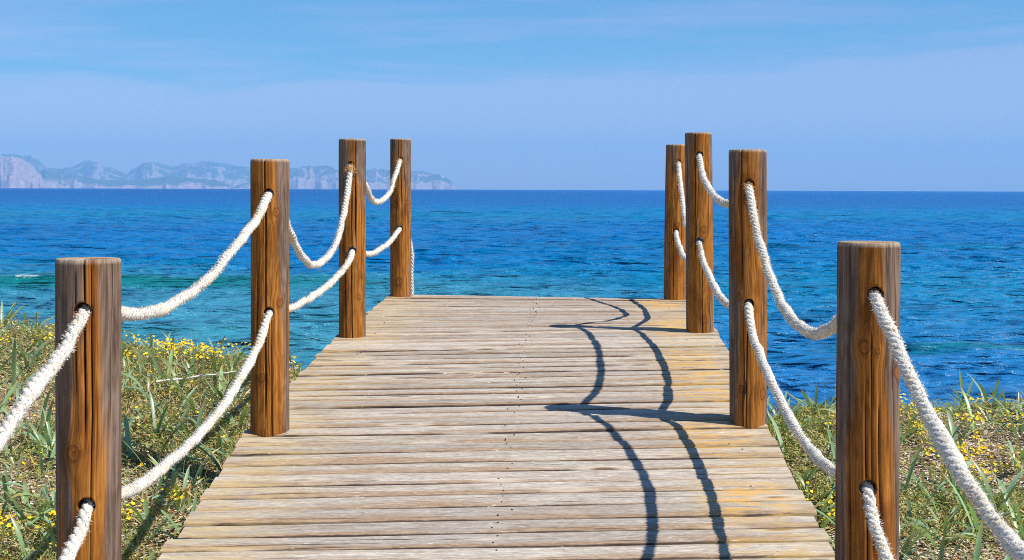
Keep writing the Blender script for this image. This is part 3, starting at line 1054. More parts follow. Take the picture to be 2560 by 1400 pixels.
def liner(key, which):
    """dark blue sleeve set in a hole, its lip a few millimetres proud"""
    hp = hole_pos(key, which) - Vector(POSTS[key][0])
    n = 28
    V, F = [], []
    y0 = -math.sqrt(PR ** 2) - 0.002
    rings = [(HOLE_R - 0.0005, 0.07), (HOLE_R - 0.0005, y0 + 0.004), (HOLE_R + 0.002, y0), (HOLE_R - 0.003, y0 - 0.002), (HOLE_R - 0.0035, 0.07)]
    for (r0, y) in rings:
        for j in range(n):
            a = 2 * math.pi * j / n
            V.append((hp.x + r0 * math.cos(a), hp.y + y, hp.z + r0 * math.sin(a)))
    for i in range(len(rings) - 1):
        for j in range(n):
            F.append((i * n + j, i * n + (j + 1) % n, (i + 1) * n + (j + 1) % n, (i + 1) * n + j))
    me = bpy.data.meshes.new('hole_liner')
    me.from_pydata(V, [], F)
    me.polygons.foreach_set('use_smooth', np.ones(len(F), dtype=bool))
    link('hole_liner', me, MAT['liner'], post_obj[key])


liner('L3', 1)
liner('R3', 1)

# ------------------------------------------------------------------ ropes
# each span: (fraction from the far post to the near post, height above the sea), measured points of the hanging curve
SPANS = {
    'LU': [[(0.13, 3.289), (0.25, 3.188), (0.40, 3.135), (0.54, 3.119), (0.66, 3.139), (0.78, 3.215)],
           [(0.08, 3.185), (0.15, 3.062), (0.21, 2.976), (0.30, 2.912), (0.42, 2.877), (0.56, 2.866), (0.69, 2.910), (0.77, 2.970), (0.83, 3.030)],
           [(0.12, 3.100), (0.25, 3.029), (0.36, 2.976), (0.46, 2.928), (0.57, 2.900), (0.67, 2.882), (0.76, 2.879), (0.88, 2.894)],
           [(0.07, 2.871), (0.12, 2.832), (0.18, 2.790), (0.25, 2.734), (0.40, 2.655), (0.6, 2.60), (0.8, 2.61)]],
    'LL': [[(0.09, 2.915), (0.25, 2.873), (0.49, 2.840), (0.75, 2.836)],
           [(0.09, 2.830), (0.20, 2.792), (0.45, 2.747), (0.67, 2.727), (0.84, 2.725)],
           [(0.10, 2.662), (0.22, 2.592), (0.36, 2.526), (0.51, 2.482), (0.66, 2.463), (0.79, 2.457), (0.90, 2.466)],
           [(0.05, 2.448), (0.09, 2.411), (0.2, 2.33), (0.4, 2.235), (0.6, 2.20), (0.8, 2.205)]],
    'RU': [[(0.16, 3.270), (0.29, 3.150), (0.40, 3.055), (0.52, 2.985), (0.64, 2.975), (0.76, 3.06), (0.87, 3.22)],
           [(0.11, 3.285), (0.29, 3.205), (0.47, 3.160), (0.64, 3.141), (0.82, 3.150)],
           [(0.08, 3.133), (0.16, 3.030), (0.28, 2.925), (0.41, 2.845), (0.54, 2.810), (0.67, 2.808), (0.81, 2.855)],
           [(0.11, 2.903), (0.18, 2.838), (0.25, 2.783), (0.33, 2.731), (0.42, 2.684), (0.51, 2.655), (0.7, 2.64), (0.86, 2.67)]],
    'RL': [[(0.09, 2.890), (0.29, 2.830), (0.48, 2.795), (0.75, 2.815)],
           [(0.15, 2.851), (0.35, 2.779), (0.53, 2.738), (0.68, 2.725), (0.85, 2.738)],
           [(0.09, 2.692), (0.24, 2.613), (0.41, 2.547), (0.58, 2.508), (0.71, 2.493), (0.83, 2.500)],
           [(0.05, 2.490), (0.13, 2.440), (0.3, 2.345), (0.5, 2.27), (0.7, 2.245), (0.86, 2.25)]],
}
ROPE_LABEL = {
    'LU': 'upper white fuzzy rope strung through the posts along the left of the boardwalk',
    'LL': 'lower white rope strung knee-high through the posts along the left of the boardwalk',
    'RU': 'upper white rope hanging in deep loops between the posts along the right of the boardwalk',
    'RL': 'lower white rope strung knee-high through the posts along the right of the boardwalk',
}
ROPE_R = 0.0139


def catmull(P, step):
    P = [Vector(p) for p in P]
    P = [P[0] * 2 - P[1]] + P + [P[-1] * 2 - P[-2]]
    out = []
    for i in range(1, len(P) - 2):
        p0, p1, p2, p3 = P[i - 1], P[i], P[i + 1], P[i + 2]
        # centripetal parameterisation keeps the curve from looping
        t0 = 0.0
        t1 = t0 + max(1e-4, (p1 - p0).length) ** 0.5
        t2 = t1 + max(1e-4, (p2 - p1).length) ** 0.5
        t3 = t2 + max(1e-4, (p3 - p2).length) ** 0.5
        n = max(2, int((p2 - p1).length / 0.004))
        for k in range(n):
            t = t1 + (t2 - t1) * k / n
            A1 = p0 * ((t1 - t) / (t1 - t0)) + p1 * ((t - t0) / (t1 - t0))
            A2 = p1 * ((t2 - t) / (t2 - t1)) + p2 * ((t - t1) / (t2 - t1))
            A3 = p2 * ((t3 - t) / (t3 - t2)) + p3 * ((t - t2) / (t3 - t2))
            B1 = A1 * ((t2 - t) / (t2 - t0)) + A2 * ((t - t0) / (t2 - t0))
            B2 = A2 * ((t3 - t) / (t3 - t1)) + A3 * ((t - t1) / (t3 - t1))
            out.append(B1 * ((t2 - t) / (t2 - t1)) + B2 * ((t - t1) / (t2 - t1)))
    out.append(P[-2])
    A = np.array(out)
    d = np.r_[0, np.cumsum(np.linalg.norm(np.diff(A, axis=0), axis=1))]
    s = np.arange(0, d[-1], step)
    return np.stack([np.interp(s, d, A[:, i]) for i in range(3)], 1)


def smooth_path(P, n=6):
    for _ in range(n):
        Q = P.copy()
        Q[1:-1] = (P[:-2] + 2 * P[1:-1] + P[2:]) / 4
        P = Q
    return P


def frames(P):
    T = np.gradient(P, axis=0)
    T /= np.linalg.norm(T, axis=1)[:, None]
    X = np.tile(np.array([[1.0, 0, 0]]), (len(P), 1))
    B = np.cross(X, T); B /= np.linalg.norm(B, axis=1)[:, None]
    N = np.cross(T, B)
    return T, N, B


def fibre_mesh(name, P, N, B, T, count, lo, hi, width, r0, seed):
    """short loose cotton fibres standing off the lay of the rope"""
    r_ = np.random.default_rng(seed)
    idx = r_.integers(2, len(P) - 2, count)
    a = r_.uniform(0, 2 * np.pi, count)
    rad = N[idx] * np.cos(a)[:, None] + B[idx] * np.sin(a)[:, None]
    tan = -N[idx] * np.sin(a)[:, None] + B[idx] * np.cos(a)[:, None]
    L = r_.uniform(lo, hi, count) ** 1.0
    base = P[idx] + rad * (r0 * r_.uniform(0.86, 1.0, count))[:, None]
    d = rad * r_.uniform(0.25, 1.0, count)[:, None] + T[idx] * r_.uniform(-1.1, 1.1, count)[:, None] + tan * r_.uniform(-0.9, 0.9, count)[:, None]
    d /= np.linalg.norm(d, axis=1)[:, None]
    side = np.cross(d, rad + 0.01)
    side /= np.linalg.norm(side, axis=1)[:, None]
    w = (width * r_.uniform(0.6, 1.3, count))[:, None]
    mid = base + d * (L * 0.55)[:, None]
    tip = base + d * L[:, None] + rad * (-0.18 * L)[:, None]
    V = np.stack([base - side * w, base + side * w, mid + side * w * 0.8, mid - side * w * 0.8, tip], 1).reshape(-1, 3)
    k = np.arange(count)[:, None] * 5
    F3 = np.concatenate([np.stack([k[:, 0], k[:, 0] + 1, k[:, 0] + 2], 1), np.stack([k[:, 0], k[:, 0] + 2, k[:, 0] + 3], 1), np.stack([k[:, 0] + 3, k[:, 0] + 2, k[:, 0] + 4], 1)])
    return np_mesh(name, V, F3, False)


def build_rope(key, seed):
    side, lev = key[0], 0 if key[1] == 'U' else 1
    posts = [side + str(i) for i in (4, 3, 2, 1)]
    holes = [hole_pos(p, lev) + Vector((0, 0, -0.0035)) for p in posts]
    axis = holes[3] - holes[2]
    holes.append(holes[3] + axis)                                     # the next post towards the viewer, beyond the view
    P = []
    h = holes[0]
    if key == 'LL':                                                   # loose tail hanging behind the far corner post
        P += [(h.x + 0.064, h.y + 0.10, 2.44), (h.x + 0.068, h.y + 0.10, 2.56), (h.x + 0.064, h.y + 0.10, 2.66), (h.x + 0.071, h.y + 0.10, 2.75), (h.x + 0.05, h.y + 0.115, 2.86), (h.x + 0.02, h.y + 0.10, 2.935)]
    elif key == 'LU':
        P += [(h.x + 0.02, h.y + 0.16, h.z - 0.22), (h.x + 0.01, h.y + 0.15, h.z - 0.10), (h.x, h.y + 0.11, h.z - 0.01)]
    else:
        P += [(h.x + 0.01, h.y + 0.15, h.z - 0.16), (h.x + 0.005, h.y + 0.14, h.z - 0.07), (h.x, h.y + 0.10, h.z - 0.005)]
    for i in range(4):
        a, b = holes[i], holes[i + 1]
        P += [(a.x, a.y + 0.05, a.z), (a.x, a.y - 0.05, a.z)]
        for (t, z) in SPANS[key][i]:
            P.append((a.x + (b.x - a.x) * t, a.y + (b.y - a.y) * t, z))
    b = holes[4]
    P += [(b.x, b.y + 0.06, b.z), (b.x, b.y - 0.06, b.z), (b.x, b.y - 0.5, b.z - 0.2)]
    path = smooth_path(catmull(P, 0.006), 2)
    r_ = np.random.default_rng(seed)
    s = np.arange(len(path)) * 0.006
    # hand-laid unevenness
    for ax in (0, 2):
        path[:, ax] += 0.0017 * np.interp(s, np.arange(0, s[-1] + 0.2, 0.05), r_.normal(0, 1, len(np.arange(0, s[-1] + 0.2, 0.05))))
    path = smooth_path(path, 3)
    T, N, B = frames(path)
    root = empty('rope', tuple(holes[0]))
    tag(root, ROPE_LABEL[key], 'rope', 'white ropes threaded through the posts')
    o = np.array(holes[0])
    pitch = 0.070
    thick = 1 + 0.10 * np.interp(s, np.arange(0, s[-1] + 0.3, 0.11), r_.normal(0, 1, len(np.arange(0, s[-1] + 0.3, 0.11))))
    if key == 'LU':                                                   # slipped, bunched covering
        for c in (0.52, 0.66, 0.76, 0.80, 0.30):
            thick = thick + 0.26 * np.exp(-((s - s[-1] * c) / 0.035) ** 2)
    ns = 9
    for k in range(3):
        ph = 2 * np.pi * (s / pitch + k / 3) + 0.25 * np.sin(s * 6 + seed)
        rc = ROPE_R * 0.50 * thick
        cen = path + N * (np.cos(ph) * rc)[:, None] + B * (np.sin(ph) * rc)[:, None]
        T2, N2, B2 = frames(cen)
        rs = ROPE_R * 0.56 * thick
        rings = []
        for j in range(ns):
            a = 2 * np.pi * j / ns
            lump = 1 + 0.07 * np.sin(s * 310 + j * 2.3 + k) + 0.05 * r_.normal(0, 1, len(s))
            rings.append(cen + (N2 * math.cos(a) + B2 * math.sin(a)) * (rs * lump)[:, None])
        V = np.stack(rings, 1).reshape(-1, 3) - o
        n = len(path)
        i_, j_ = np.meshgrid(np.arange(n - 1), np.arange(ns), indexing='ij')
        j2 = (j_ + 1) % ns
        F = np.stack([i_ * ns + j_, i_ * ns + j2, (i_ + 1) * ns + j2, (i_ + 1) * ns + j_], -1).reshape(-1, 4)
        link('strand', np_mesh('strand', V, F[:, ::-1]), MAT['rope'], root)
    fuzz = {'LU': 36000, 'LL': 24000, 'RU': 32000, 'RL': 21000}[key]
    me = fibre_mesh('loose_fibres', path - o, N, B, T, fuzz, 0.003, 0.012, 0.0006, ROPE_R * 1.02, seed + 3)
    tag(link('loose_fibres', me, MAT['rope'], root), kind='stuff')
    return root, path, (T, N, B)


ropes = {k: build_rope(k, 40 + i * 9) for i, k in enumerate(SPANS)}


def tuft(rope_key, post_key, which, at, count, lo, hi, seed):
    """frayed tan ends sticking out where the rope meets the hole"""
    root, path, fr = ropes[rope_key]
    o = np.array(root.location)
    hp = np.array(hole_pos(post_key, which)) + np.array([0, -PR, 0])
    i = int(np.argmin(np.linalg.norm(path - (hp + np.array(at)), axis=1)))
    sl = slice(max(0, i - 4), i + 5)
    T, N, B = fr
    me = fibre_mesh('frayed_tuft', path[sl] - o, N[sl], B[sl], T[sl], count, lo, hi, 0.0007, ROPE_R * 1.15, seed)
    tag(link('frayed_tuft', me, MAT['fray'], root), 'tuft of tan frayed fibres at the hole', kind='stuff')


tuft('LU', 'L3', 0, (0, -0.012, -0.02), 420, 0.010, 0.034, 1)
tuft('LU', 'L4', 0, (0, -0.01, -0.01), 120, 0.008, 0.028, 2)
tuft('RU', 'R4', 0, (0, -0.01, -0.01), 120, 0.008, 0.022, 3)
tuft('RU', 'R2', 0, (0, -0.005, 0.0), 130, 0.008, 0.020, 4)

# ------------------------------------------------------------------ dune plants
GREENS = [(0.250, 0.390, 0.185), (0.215, 0.365, 0.220), (0.325, 0.430, 0.165), (0.285, 0.405, 0.250)]
YELLOWS = [(0.34, 0.33, 0.08), (0.42, 0.34, 0.11), (0.26, 0.28, 0.07)]
DRIES = [(0.50, 0.34, 0.14), (0.40, 0.20, 0.06), (0.58, 0.45, 0.25)]


def leaf_mesh(length, width, bend, twist, col, tipcol, fold=0.25, seg=7):
    """strap leaf: grows along +z, arches towards +x, shallow channel section"""
    V, CL = [], []
    ang, x, z = 0.12, 0.0, 0.0
    ds = length / seg
    for i in range(seg + 1):
        t = i / seg
        w = width * (0.62 + 0.55 * t - 0.25 * t * t) * (1 - max(0, (t - 0.62) / 0.38) ** 1.8 * 0.93) * 0.5
        tw = twist * t
        side = Vector((-math.sin(tw) * math.cos(ang), math.cos(tw), math.sin(tw) * math.sin(ang)))
        nrm = Vector((-math.cos(ang), 0, math.sin(ang)))
        c = Vector((x, 0, z))
        V += [tuple(c - side * w + nrm * w * fold), tuple(c), tuple(c + side * w + nrm * w * fold)]
        k = max(0, (t - 0.75) / 0.25)
        cc = [col[q] * (1 - k) + tipcol[q] * k for q in range(3)]
        CL += [cc, [q * 0.92 for q in cc], cc]
        ang += bend / seg * (0.5 + 1.1 * t)
        x += math.sin(ang) * ds
        z += math.cos(ang) * ds
    F = []
    for i in range(seg):
        a = i * 3
        F += [(a, a + 1, a + 4, a + 3), (a + 1, a + 2, a + 5, a + 4)]
    me = np_mesh('leaf', np.array(V), np.array(F))
    set_col(me, np.array(CL))
    me.materials.append(MAT['leaf'])
    return me


LEAVES = {'g': [], 'y': [], 'd': []}
for i in range(18):
    g = random.choice(GREENS)
    tip = random.choice([g, g, g, YELLOWS[1], DRIES[1]])
    k_ = random.uniform(0.78, 1.2)
    g = tuple(c * k_ for c in g)
    LEAVES['g'].append(leaf_mesh(random.uniform(0.13, 0.25), random.uniform(0.0125, 0.0190), random.uniform(0.4, 1.8), random.uniform(-0.9, 0.9), g, tip))
for i in range(7):
    LEAVES['y'].append(leaf_mesh(random.uniform(0.10, 0.19), random.uniform(0.012, 0.018), random.uniform(0.8, 2.3), random.uniform(-1.4, 1.4), random.choice(YELLOWS), DRIES[0]))
for i in range(7):
    LEAVES['d'].append(leaf_mesh(random.uniform(0.08, 0.16), random.uniform(0.010, 0.016), random.uniform(1.6, 3.2), random.uniform(-2.2, 2.2), random.choice(DRIES), DRIES[1], 0.5))


def leaf_specs(scale, nleaf, mixw, upright):
    """the leaves of one plant: (kind, mesh, offset, rotation, scale)"""
    out = []
    a0 = random.uniform(0, 6.28)
    for i in range(nleaf):
        kind = random.choices('gyd', mixw)[0]
        a = a0 + i * 2.4 + random.uniform(-0.5, 0.5)
        off = (0.018 * math.cos(a) * random.random(), 0.018 * math.sin(a) * random.random(), 0.0)
        tilt = random.uniform(0.0, upright * 2) if kind == 'g' else random.uniform(0.4, 1.2)
        k = scale * random.uniform(0.75, 1.2)
        out.append((kind, random.choice(LEAVES[kind]), off, (0, tilt, a), (k * random.uniform(0.9, 1.1), k, k)))
    return out


def clump(x, y, specs, label, group):
    root = empty('strap_leaf_plant', (x, y, float(ground_z(x, y)) - 0.012))
    tag(root, label, 'plant', group)
    for (kind, me, off, rot, k) in specs:
        o = bpy.data.objects.new('leaf', me)
        C.objects.link(o)
        o.parent = root
        o.location, o.rotation_euler, o.scale = off, rot, k
    return root


GL = 'strap-leaved plants on the dune left of the boardwalk'
GR = 'strap-leaved plants on the dune right of the boardwalk'
ALL_G = (0.85, 0.15, 0.0)
# clumps that can be pointed at
for (x, y, sc, n, w, lab, g, up) in (
        (1.75, 4.95, 1.15, 11, ALL_G, 'dense strap-leaved clump at the right picture edge beside the near rope', GR, 0.25),
        (1.13, 5.65, 1.10, 9, (0.75, 0.2, 0.05), 'strap-leaved clump hugging the right deck edge just past the shadowed planks', GR, 0.45),
        (1.42, 4.60, 1.05, 9, ALL_G, 'low strap-leaved clump on shell litter right of the nearest right post', GR, 0.55),
        (1.62, 5.0, 1.0, 9, ALL_G, 'spreading strap-leaved clump in the green mat under the upper right rope', GR, 0.6),
        (-1.56, 4.75, 1.25, 9, (0.8, 0.15, 0.05), 'upright strap-leaved clump in the gap left of the nearest left post', GL, 0.25),
        (-1.07, 6.35, 1.0, 8, (0.6, 0.1, 0.3), 'small dark clump at the dune edge right of the second left post', GL, 0.3)):
    clump(x, y, leaf_specs(sc, n, w, up), lab, g)

SPOTS, pts = [], []
for side, want, ylo, yhi in ((-1, 285, 4.1, 9.2), (1, 150, 4.0, 6.7)):
    got = tries = 0
    while got < want and tries < 12000:
        tries += 1
        y = random.uniform(ylo, yhi)
        x = random.uniform(-0.40 * y - 0.5, -1.05) if side < 0 else random.uniform(1.05, 0.40 * y + 0.5)
        dc = float(crest_y(x))
        if y > dc + 0.43:
            continue
        if side < 0:
            dens = 0.35 + 0.9 * float(fbm(x * 0.9 + 3, y * 0.9, 12, 2)) + (0.5 if y > dc - 0.5 else 0) + (0.35 if x > -1.5 and y < 6.3 else 0)
        else:
            dens = 0.30 + (1.0 if y > dc - 0.45 else 0.0) + 0.5 * float(fbm(x * 0.9, y * 0.9, 13, 2)) ** 2 + (0.25 if x < 1.3 else 0)
        if random.random() > dens * 0.85 or any((x - p) ** 2 + (y - q) ** 2 < 0.10 ** 2 for p, q in pts):
            continue
        pts.append((x, y))
        crest = y > dc - 0.38
        sc = random.uniform(0.8, 1.25) * ((0.82 if side < 0 else 0.88) if crest else 1.0)
        SPOTS.append((x, y, sc, crest, leaf_specs(sc, random.randint(6, 10), (0.62, 0.21, 0.17) if side < 0 else (0.78, 0.14, 0.08), 0.40)))
        got += 1


def plant_label(x, y, sc, crest, specs):
    size = 'small' if sc < 0.80 else ('large' if sc > 1.06 else 'medium-sized')
    nd, ny = sum(q[0] == 'd' for q in specs), sum(q[0] == 'y' for q in specs)
    look = 'with several dried brown leaves' if nd >= 2 else ('with yellowing leaves' if ny >= 2 else ('with one dried leaf' if nd else 'of blue-green leaves'))
    px = x / y                                                        # where it stands as seen from the boardwalk's middle
    if x < 0:
        where = ('on the left crest against the water' if crest else 'beside the left deck edge' if x > -1.3 else
                 'left of the nearest left post' if px < -0.31 else 'in the left bank foreground' if y < 5.1 else 'in the middle of the left bank')
    else:
        where = ('on the right crest against the water' if crest else 'beside the right deck edge' if x < 1.3 else
                 'in the right bank foreground' if y < 5.0 else 'in the middle of the right bank')
    return size + ' strap-leaved plant ' + look + ' ' + where


# the ones that show largest are plants of their own; the small remainder is undergrowth
SPOTS.sort(key=lambda q: -q[2] / q[1] * (1.35 if q[3] else 1.0))
for (x, y, sc, crest, specs) in SPOTS[:290]:
    clump(x, y, specs, plant_label(x, y, sc, crest, specs), GL if x < 0 else GR)
UV_, UF_, UC_ = [], [], []
nv = 0
for (x, y, sc, crest, specs) in SPOTS[290:]:
    base = Vector((x, y, float(ground_z(x, y)) - 0.012))
    for (kind, me, off, rot, k) in specs:
        from mathutils import Euler
        M4 = Matrix.LocRotScale(base + Vector(off), Euler(rot), Vector(k))
        A = np.array(M4)
        co = np.empty(len(me.vertices) * 3, dtype=np.float32); me.vertices.foreach_get('co', co)
        co = co.reshape(-1, 3) @ A[:3, :3].T + A[:3, 3]
        li = np.empty(len(me.loops), dtype=np.int32); me.loops.foreach_get('vertex_index', li)
        cc = np.empty(len(me.vertices) * 4, dtype=np.float32); me.color_attributes['tint'].data.foreach_get('color', cc)
        UV_.append(co); UF_.append(li.reshape(-1, 4) + nv); UC_.append(cc.reshape(-1, 4)[:, :3] * random.uniform(0.85, 1.15))
        nv += len(co)
if UV_:
    ume = np_mesh('strap_leaf_undergrowth', np.concatenate(UV_), np.concatenate(UF_))
    set_col(ume, np.concatenate(UC_))
    tag(link('strap_leaf_undergrowth', ume, MAT['leaf']), kind='stuff')


def in_view_xy(n, side, y0, y1, r_):
    y = r_.uniform(y0, y1, n)
    if side < 0:
        x = r_.uniform(0, 1, n) * (-0.40 * y - 0.5 + 1.0) - 1.0
    else:
        x = 0.95 + r_.uniform(0, 1, n) * (0.40 * y + 0.5 - 0.95)
    keep = y < crest_y(x) + 0.9
    return x[keep], y[keep]


def scatter_quads(name, X, Y, Z0, size_lo, size_hi, aspect, cols, mat, r_, flat=0.0, lift=(0.0, 0.05), jit=0.25, upright=0.0):
    n = len(X)
    Z = ground_z(X, Y) + Z0 + r_.uniform(lift[0], lift[1], n)
    a = r_.uniform(0, 2 * np.pi, n)
    el = r_.uniform(-0.5, 1.2, n) * (1 - flat) + upright
    d = np.stack([np.cos(a) * np.cos(el), np.sin(a) * np.cos(el), np.sin(el)], 1)
    up = np.stack([r_.normal(0, 0.5, n) * (1 - flat), r_.normal(0, 0.5, n) * (1 - flat), np.ones(n)], 1)
    sd = np.cross(d, up)
    sd /= np.linalg.norm(sd, axis=1)[:, None]
    L = r_.uniform(size_lo, size_hi, n)[:, None]
    c = np.stack([X, Y, Z], 1)
    w = L * aspect * 0.5
    V = np.stack([c, c + d * L * 0.5 + sd * w, c + d * L, c + d * L * 0.5 - sd * w], 1).reshape(-1, 3)
    F = (np.arange(n)[:, None] * 4 + np.arange(4)[None, :])
    me = np_mesh(name, V, F, False)
    ci = np.array(cols)[r_.integers(0, len(cols), n)]
    ci = ci * (1 + r_.uniform(-jit, jit, (n, 1)))
    set_col(me, np.repeat(ci, 4, 0))
    return tag(link(name, me, mat), kind='stuff')


rs = np.random.default_rng(77)
# low green mat of tiny leaves
xl, yl = in_view_xy(165000, -1, 4.0, 9.6, rs)
k = rs.random(len(xl)) < sstep(0.38, 0.62, fbm(xl * 1.4 + 3, yl * 1.4, 31, 3)) * 0.85 + 0.08
xr, yr = in_view_xy(190000, 1, 4.0, 7.0, rs)
k2 = rs.random(len(xr)) < sstep(0.32, 0.56, fbm(xr * 1.3, yr * 1.3 + 5, 32, 3)) * sstep(4.4, 5.1, yr) * 0.95 + 0.06
X = np.r_[xl[k], xr[k2]]; Y = np.r_[yl[k], yr[k2]]
scatter_quads('ground_cover', X, Y, 0, 0.007, 0.015, 0.55, [(0.26, 0.34, 0.085), (0.32, 0.37, 0.095), (0.42, 0.41, 0.11), (0.19, 0.28, 0.075), (0.58, 0.50, 0.21)], MAT['cover'], rs, 0.1, (0.0, 0.042))
# shell and bark litter on the sand
xl, yl = in_view_xy(62000, -1, 4.0, 9.4, rs)
xr, yr = in_view_xy(52000, 1, 4.0, 6.8, rs)
scatter_quads('shell_litter', np.r_[xl, xr], np.r_[yl, yr], 0, 0.007, 0.020, 0.75, [(0.74, 0.64, 0.57), (0.80, 0.73, 0.66), (0.78, 0.70, 0.63), (0.62, 0.50, 0.41), (0.28, 0.13, 0.06), (0.17, 0.09, 0.045), (0.60, 0.47, 0.36), (0.42, 0.25, 0.12)], MAT['litter'], rs, 0.75, (0.0, 0.012))
# yellow straw and dead blades lying about
xl, yl = in_view_xy(7500, -1, 4.0, 9.5, rs)
xr, yr = in_view_xy(1800, 1, 4.0, 6.8, rs)
scatter_quads('dry_straw', np.r_[xl, xr], np.r_[yl, yr], 0, 0.04, 0.11, 0.075, [(0.62, 0.47, 0.21), (0.52, 0.40, 0.16), (0.42, 0.37, 0.12), (0.70, 0.58, 0.34), (0.36, 0.19, 0.06), (0.30, 0.31, 0.10)], MAT['straw'], rs, 0.5, (0.003, 0.045), 0.25, 0.05)


# fine grass between the broader leaves
def fine_grass():
    xl, yl = in_view_xy(6000, -1, 4.0, 9.5, rs)
    xr, yr = in_view_xy(1800, 1, 4.0, 6.8, rs)
    X = np.r_[xl, xr]; Y = np.r_[yl, yr]
    k = rs.random(len(X)) < sstep(0.32, 0.62, fbm(X * 1.7 + 8, Y * 1.7, 55, 3)) + 0.08
    X, Y = X[k], Y[k]
    n = len(X)
    Z = ground_z(X, Y)
    L = rs.uniform(0.05, 0.13, n); a = rs.uniform(0, 6.283, n); ln = rs.uniform(0.15, 1.1, n)
    d = np.stack([np.cos(a), np.sin(a), 0 * a], 1); sd = np.stack([-np.sin(a), np.cos(a), 0 * a], 1)
    w = rs.uniform(0.0009, 0.0019, n)[:, None]
    c = np.stack([X, Y, Z], 1)
    up = np.array([[0, 0, 1.0]])
    V = []
    for t, ww in ((0, 1), (0.4, 0.9), (0.75, 0.6), (1.0, 0.1)):
        p = c + d * (ln * L * t * t * 0.9)[:, None] + up * (L * t * (1 - 0.35 * t * ln))[:, None]
        V += [p - sd * w * ww, p + sd * w * ww]
    V = np.stack(V, 1).reshape(-1, 3)
    b = np.arange(n)[:, None] * 8
    F = np.concatenate([b + np.array([[2 * j, 2 * j + 1, 2 * j + 3, 2 * j + 2]]) for j in range(3)])
    cols = np.array([(0.30, 0.33, 0.09), (0.42, 0.38, 0.13), (0.58, 0.46, 0.22), (0.20, 0.27, 0.09), (0.66, 0.55, 0.30)])
    cc = cols[rs.integers(0, 5, n)] * rs.uniform(0.8, 1.2, (n, 1))
    me = np_mesh('fine_grass', V, F, False)
    set_col(me, np.repeat(cc, 8, 0))
    tag(link('fine_grass', me, MAT['straw']), kind='stuff')


fine_grass()


# yellow flower heads in drifts
def flowers():
    P = []
    drifts = [(-1.62, 6.82, 0.34, 0.13, 480), (-2.2, 7.15, 0.35, 0.12, 160), (-1.35, 4.55, 0.22, 0.25, 190), (-1.75, 4.5, 0.25, 0.3, 90), (-1.25, 6.75, 0.25, 0.12, 90), (-2.7, 6.9, 0.3, 0.15, 60), (-3.0, 8.0, 0.5, 0.2, 80),
              (1.95, 5.95, 0.42, 0.22, 420), (1.50, 5.85, 0.16, 0.16, 140), (1.85, 5.45, 0.18, 0.10, 130), (1.62, 5.15, 0.14, 0.10, 90), (1.15, 5.05, 0.10, 0.22, 60), (2.1, 5.0, 0.3, 0.2, 40), (2.0, 5.2, 0.12, 0.08, 70)]
    for (cx, cy, sx, sy, n) in drifts:
        n = int(n * 0.7)
        kc = rs.integers(0, max(3, n // 16), n)
        ux = rs.normal(cx, sx * 0.6, n); uy = rs.normal(cy, sy * 0.6, n)
        x = ux[kc] + rs.normal(0, 0.028, n); y = uy[kc] + rs.normal(0, 0.028, n)
        k = ((x < -1.0) | (x > 0.98)) & (y < crest_y(x) + 0.5)
        P.append(np.stack([x[k], y[k]], 1))
    xl, yl = in_view_xy(120, -1, 4.2, 8.0, rs)
    P.append(np.stack([xl, yl], 1))
    P = np.concatenate(P)
    n = len(P)
    z = ground_z(P[:, 0], P[:, 1]) + rs.uniform(0.055, 0.11, n)
    V, F, CL = [], [], []
    for i in range(n):
        r0 = rs.uniform(0.006, 0.0105)
        tilt = Vector((rs.normal(0, 0.4), rs.normal(-0.25, 0.4), 1)).normalized()
        q = tilt.to_track_quat('Z', 'Y').to_matrix()
        s0 = len(V)
        c = Vector((P[i, 0], P[i, 1], z[i]))
        V.append(tuple(c - tilt * 0.002)); a0 = rs.uniform(0, 6.28)
        for k in range(10):
            a = a0 + k * 0.6283
            rr = r0 if k % 2 == 0 else r0 * 0.6
            V.append(tuple(c + q @ Vector((rr * math.cos(a), rr * math.sin(a), 0.002 if k % 2 == 0 else 0))))
        F += [(s0, s0 + 1 + k, s0 + 1 + (k + 1) % 10) for k in range(10)]
        cc = np.array([(0.84, 0.62, 0.015), (0.86, 0.70, 0.03), (0.82, 0.54, 0.01)][rs.integers(0, 3)]) * rs.uniform(0.85, 1.1)
        CL += [cc * 0.7] + [cc] * 10
    me = np_mesh('yellow_flowers', np.array(V), np.array(F), False)
    set_col(me, np.array(CL))
    tag(link('yellow_flowers', me, MAT['petal']), kind='stuff')


flowers()


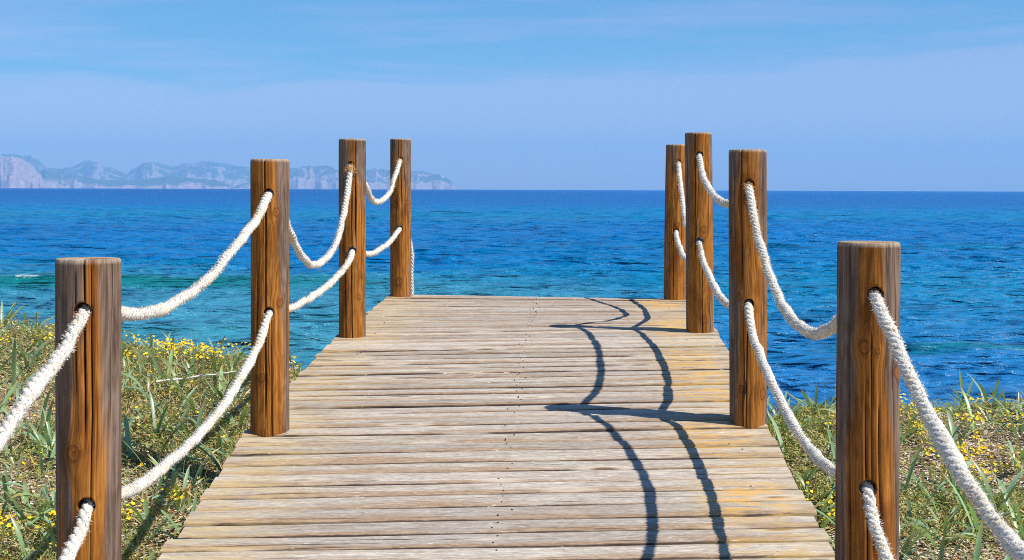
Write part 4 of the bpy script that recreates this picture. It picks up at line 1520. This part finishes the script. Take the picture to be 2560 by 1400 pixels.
# thin dry stalks against the water on the left crest
def stalks():
    V, F, CL = [], [], []
    n = 150
    for i in range(n):
        x = rs.uniform(-2.6, -1.05) if i % 4 else rs.uniform(1.05, 3.0)
        y = float(crest_y(np.array(x))) + rs.uniform(-0.5, 0.15)
        c = Vector((x, y, float(ground_z(x, y))))
        h = rs.uniform(0.07, 0.20)
        lean = Vector((rs.normal(0, 0.35), rs.normal(0, 0.3), 1))
        s0 = len(V)
        w = rs.uniform(0.0010, 0.0018)
        for j in range(5):
            t = j / 4
            p = c + lean * (h * t) + Vector((lean.x * h * 0.7 * t * t, 0, -0.25 * h * t * t))
            ww = w * (1 - 0.6 * t)
            V += [(p.x - ww, p.y, p.z), (p.x + ww, p.y, p.z)]
        F += [(s0 + 2 * j, s0 + 2 * j + 1, s0 + 2 * j + 3, s0 + 2 * j + 2) for j in range(4)]
        CL += [random.choice([(0.50, 0.36, 0.17), (0.30, 0.14, 0.06), (0.16, 0.20, 0.06)])] * 10
    me = np_mesh('dry_stalks', np.array(V), np.array(F), False)
    set_col(me, np.array(CL))
    tag(link('dry_stalks', me, MAT['straw']), kind='stuff')


stalks()


def stem_mesh(pts, r0):
    V, F = [], []
    for i, p in enumerate(pts):
        for j in range(6):
            a = j * math.pi / 3
            rr = r0 * (1 - 0.4 * i / len(pts))
            V.append((p[0], p[1] + rr * math.cos(a), p[2] + rr * math.sin(a)))
    for i in range(len(pts) - 1):
        for j in range(6):
            F.append((i * 6 + j, i * 6 + (j + 1) % 6, (i + 1) * 6 + (j + 1) % 6, (i + 1) * 6 + j))
    me = bpy.data.meshes.new('bleached_stem')
    me.from_pydata(V, [], F)
    return me


st = []
for i in range(9):
    t = i / 8
    x = -1.62 + 0.34 * t
    y = 6.30 + 0.10 * t
    st.append((x, y, float(ground_z(-1.45, 6.35)) + 0.05 + 0.035 * t + 0.002 * math.sin(i * 1.7)))
tag(link('bleached_stem', stem_mesh(st, 0.006), MAT['twig']), 'bleached white dry stem lying across the plants left of the second left post', 'twig')


# ------------------------------------------------------------------ tiny lighthouse on the far cape
def lighthouse():
    d = 11900
    x = (1103 - 1280) / 3460 * d
    z0 = (470.5 + 3.6 - 443.5) / 3460 * d - 2
    root = empty('lighthouse', (x, d, z0))
    tag(root, 'tiny pale lighthouse on top of the far right cape', 'lighthouse')
    for nm, r0, r1, za, zb in (('tower', 7, 5, -14, 13), ('lantern_room', 3.4, 3.2, 13, 17), ('keepers_house', 12, 12, -14, 2)):
        bm = bmesh.new()
        bmesh.ops.create_cone(bm, cap_ends=True, segments=4 if nm == 'keepers_house' else 14, radius1=r0, radius2=r1, depth=zb - za, matrix=Matrix.Translation((9 if nm == 'keepers_house' else 0, 0, (za + zb) / 2)))
        me = bpy.data.meshes.new(nm)
        bm.to_mesh(me); bm.free()
        link(nm, me, MAT['stone'], root)


lighthouse()
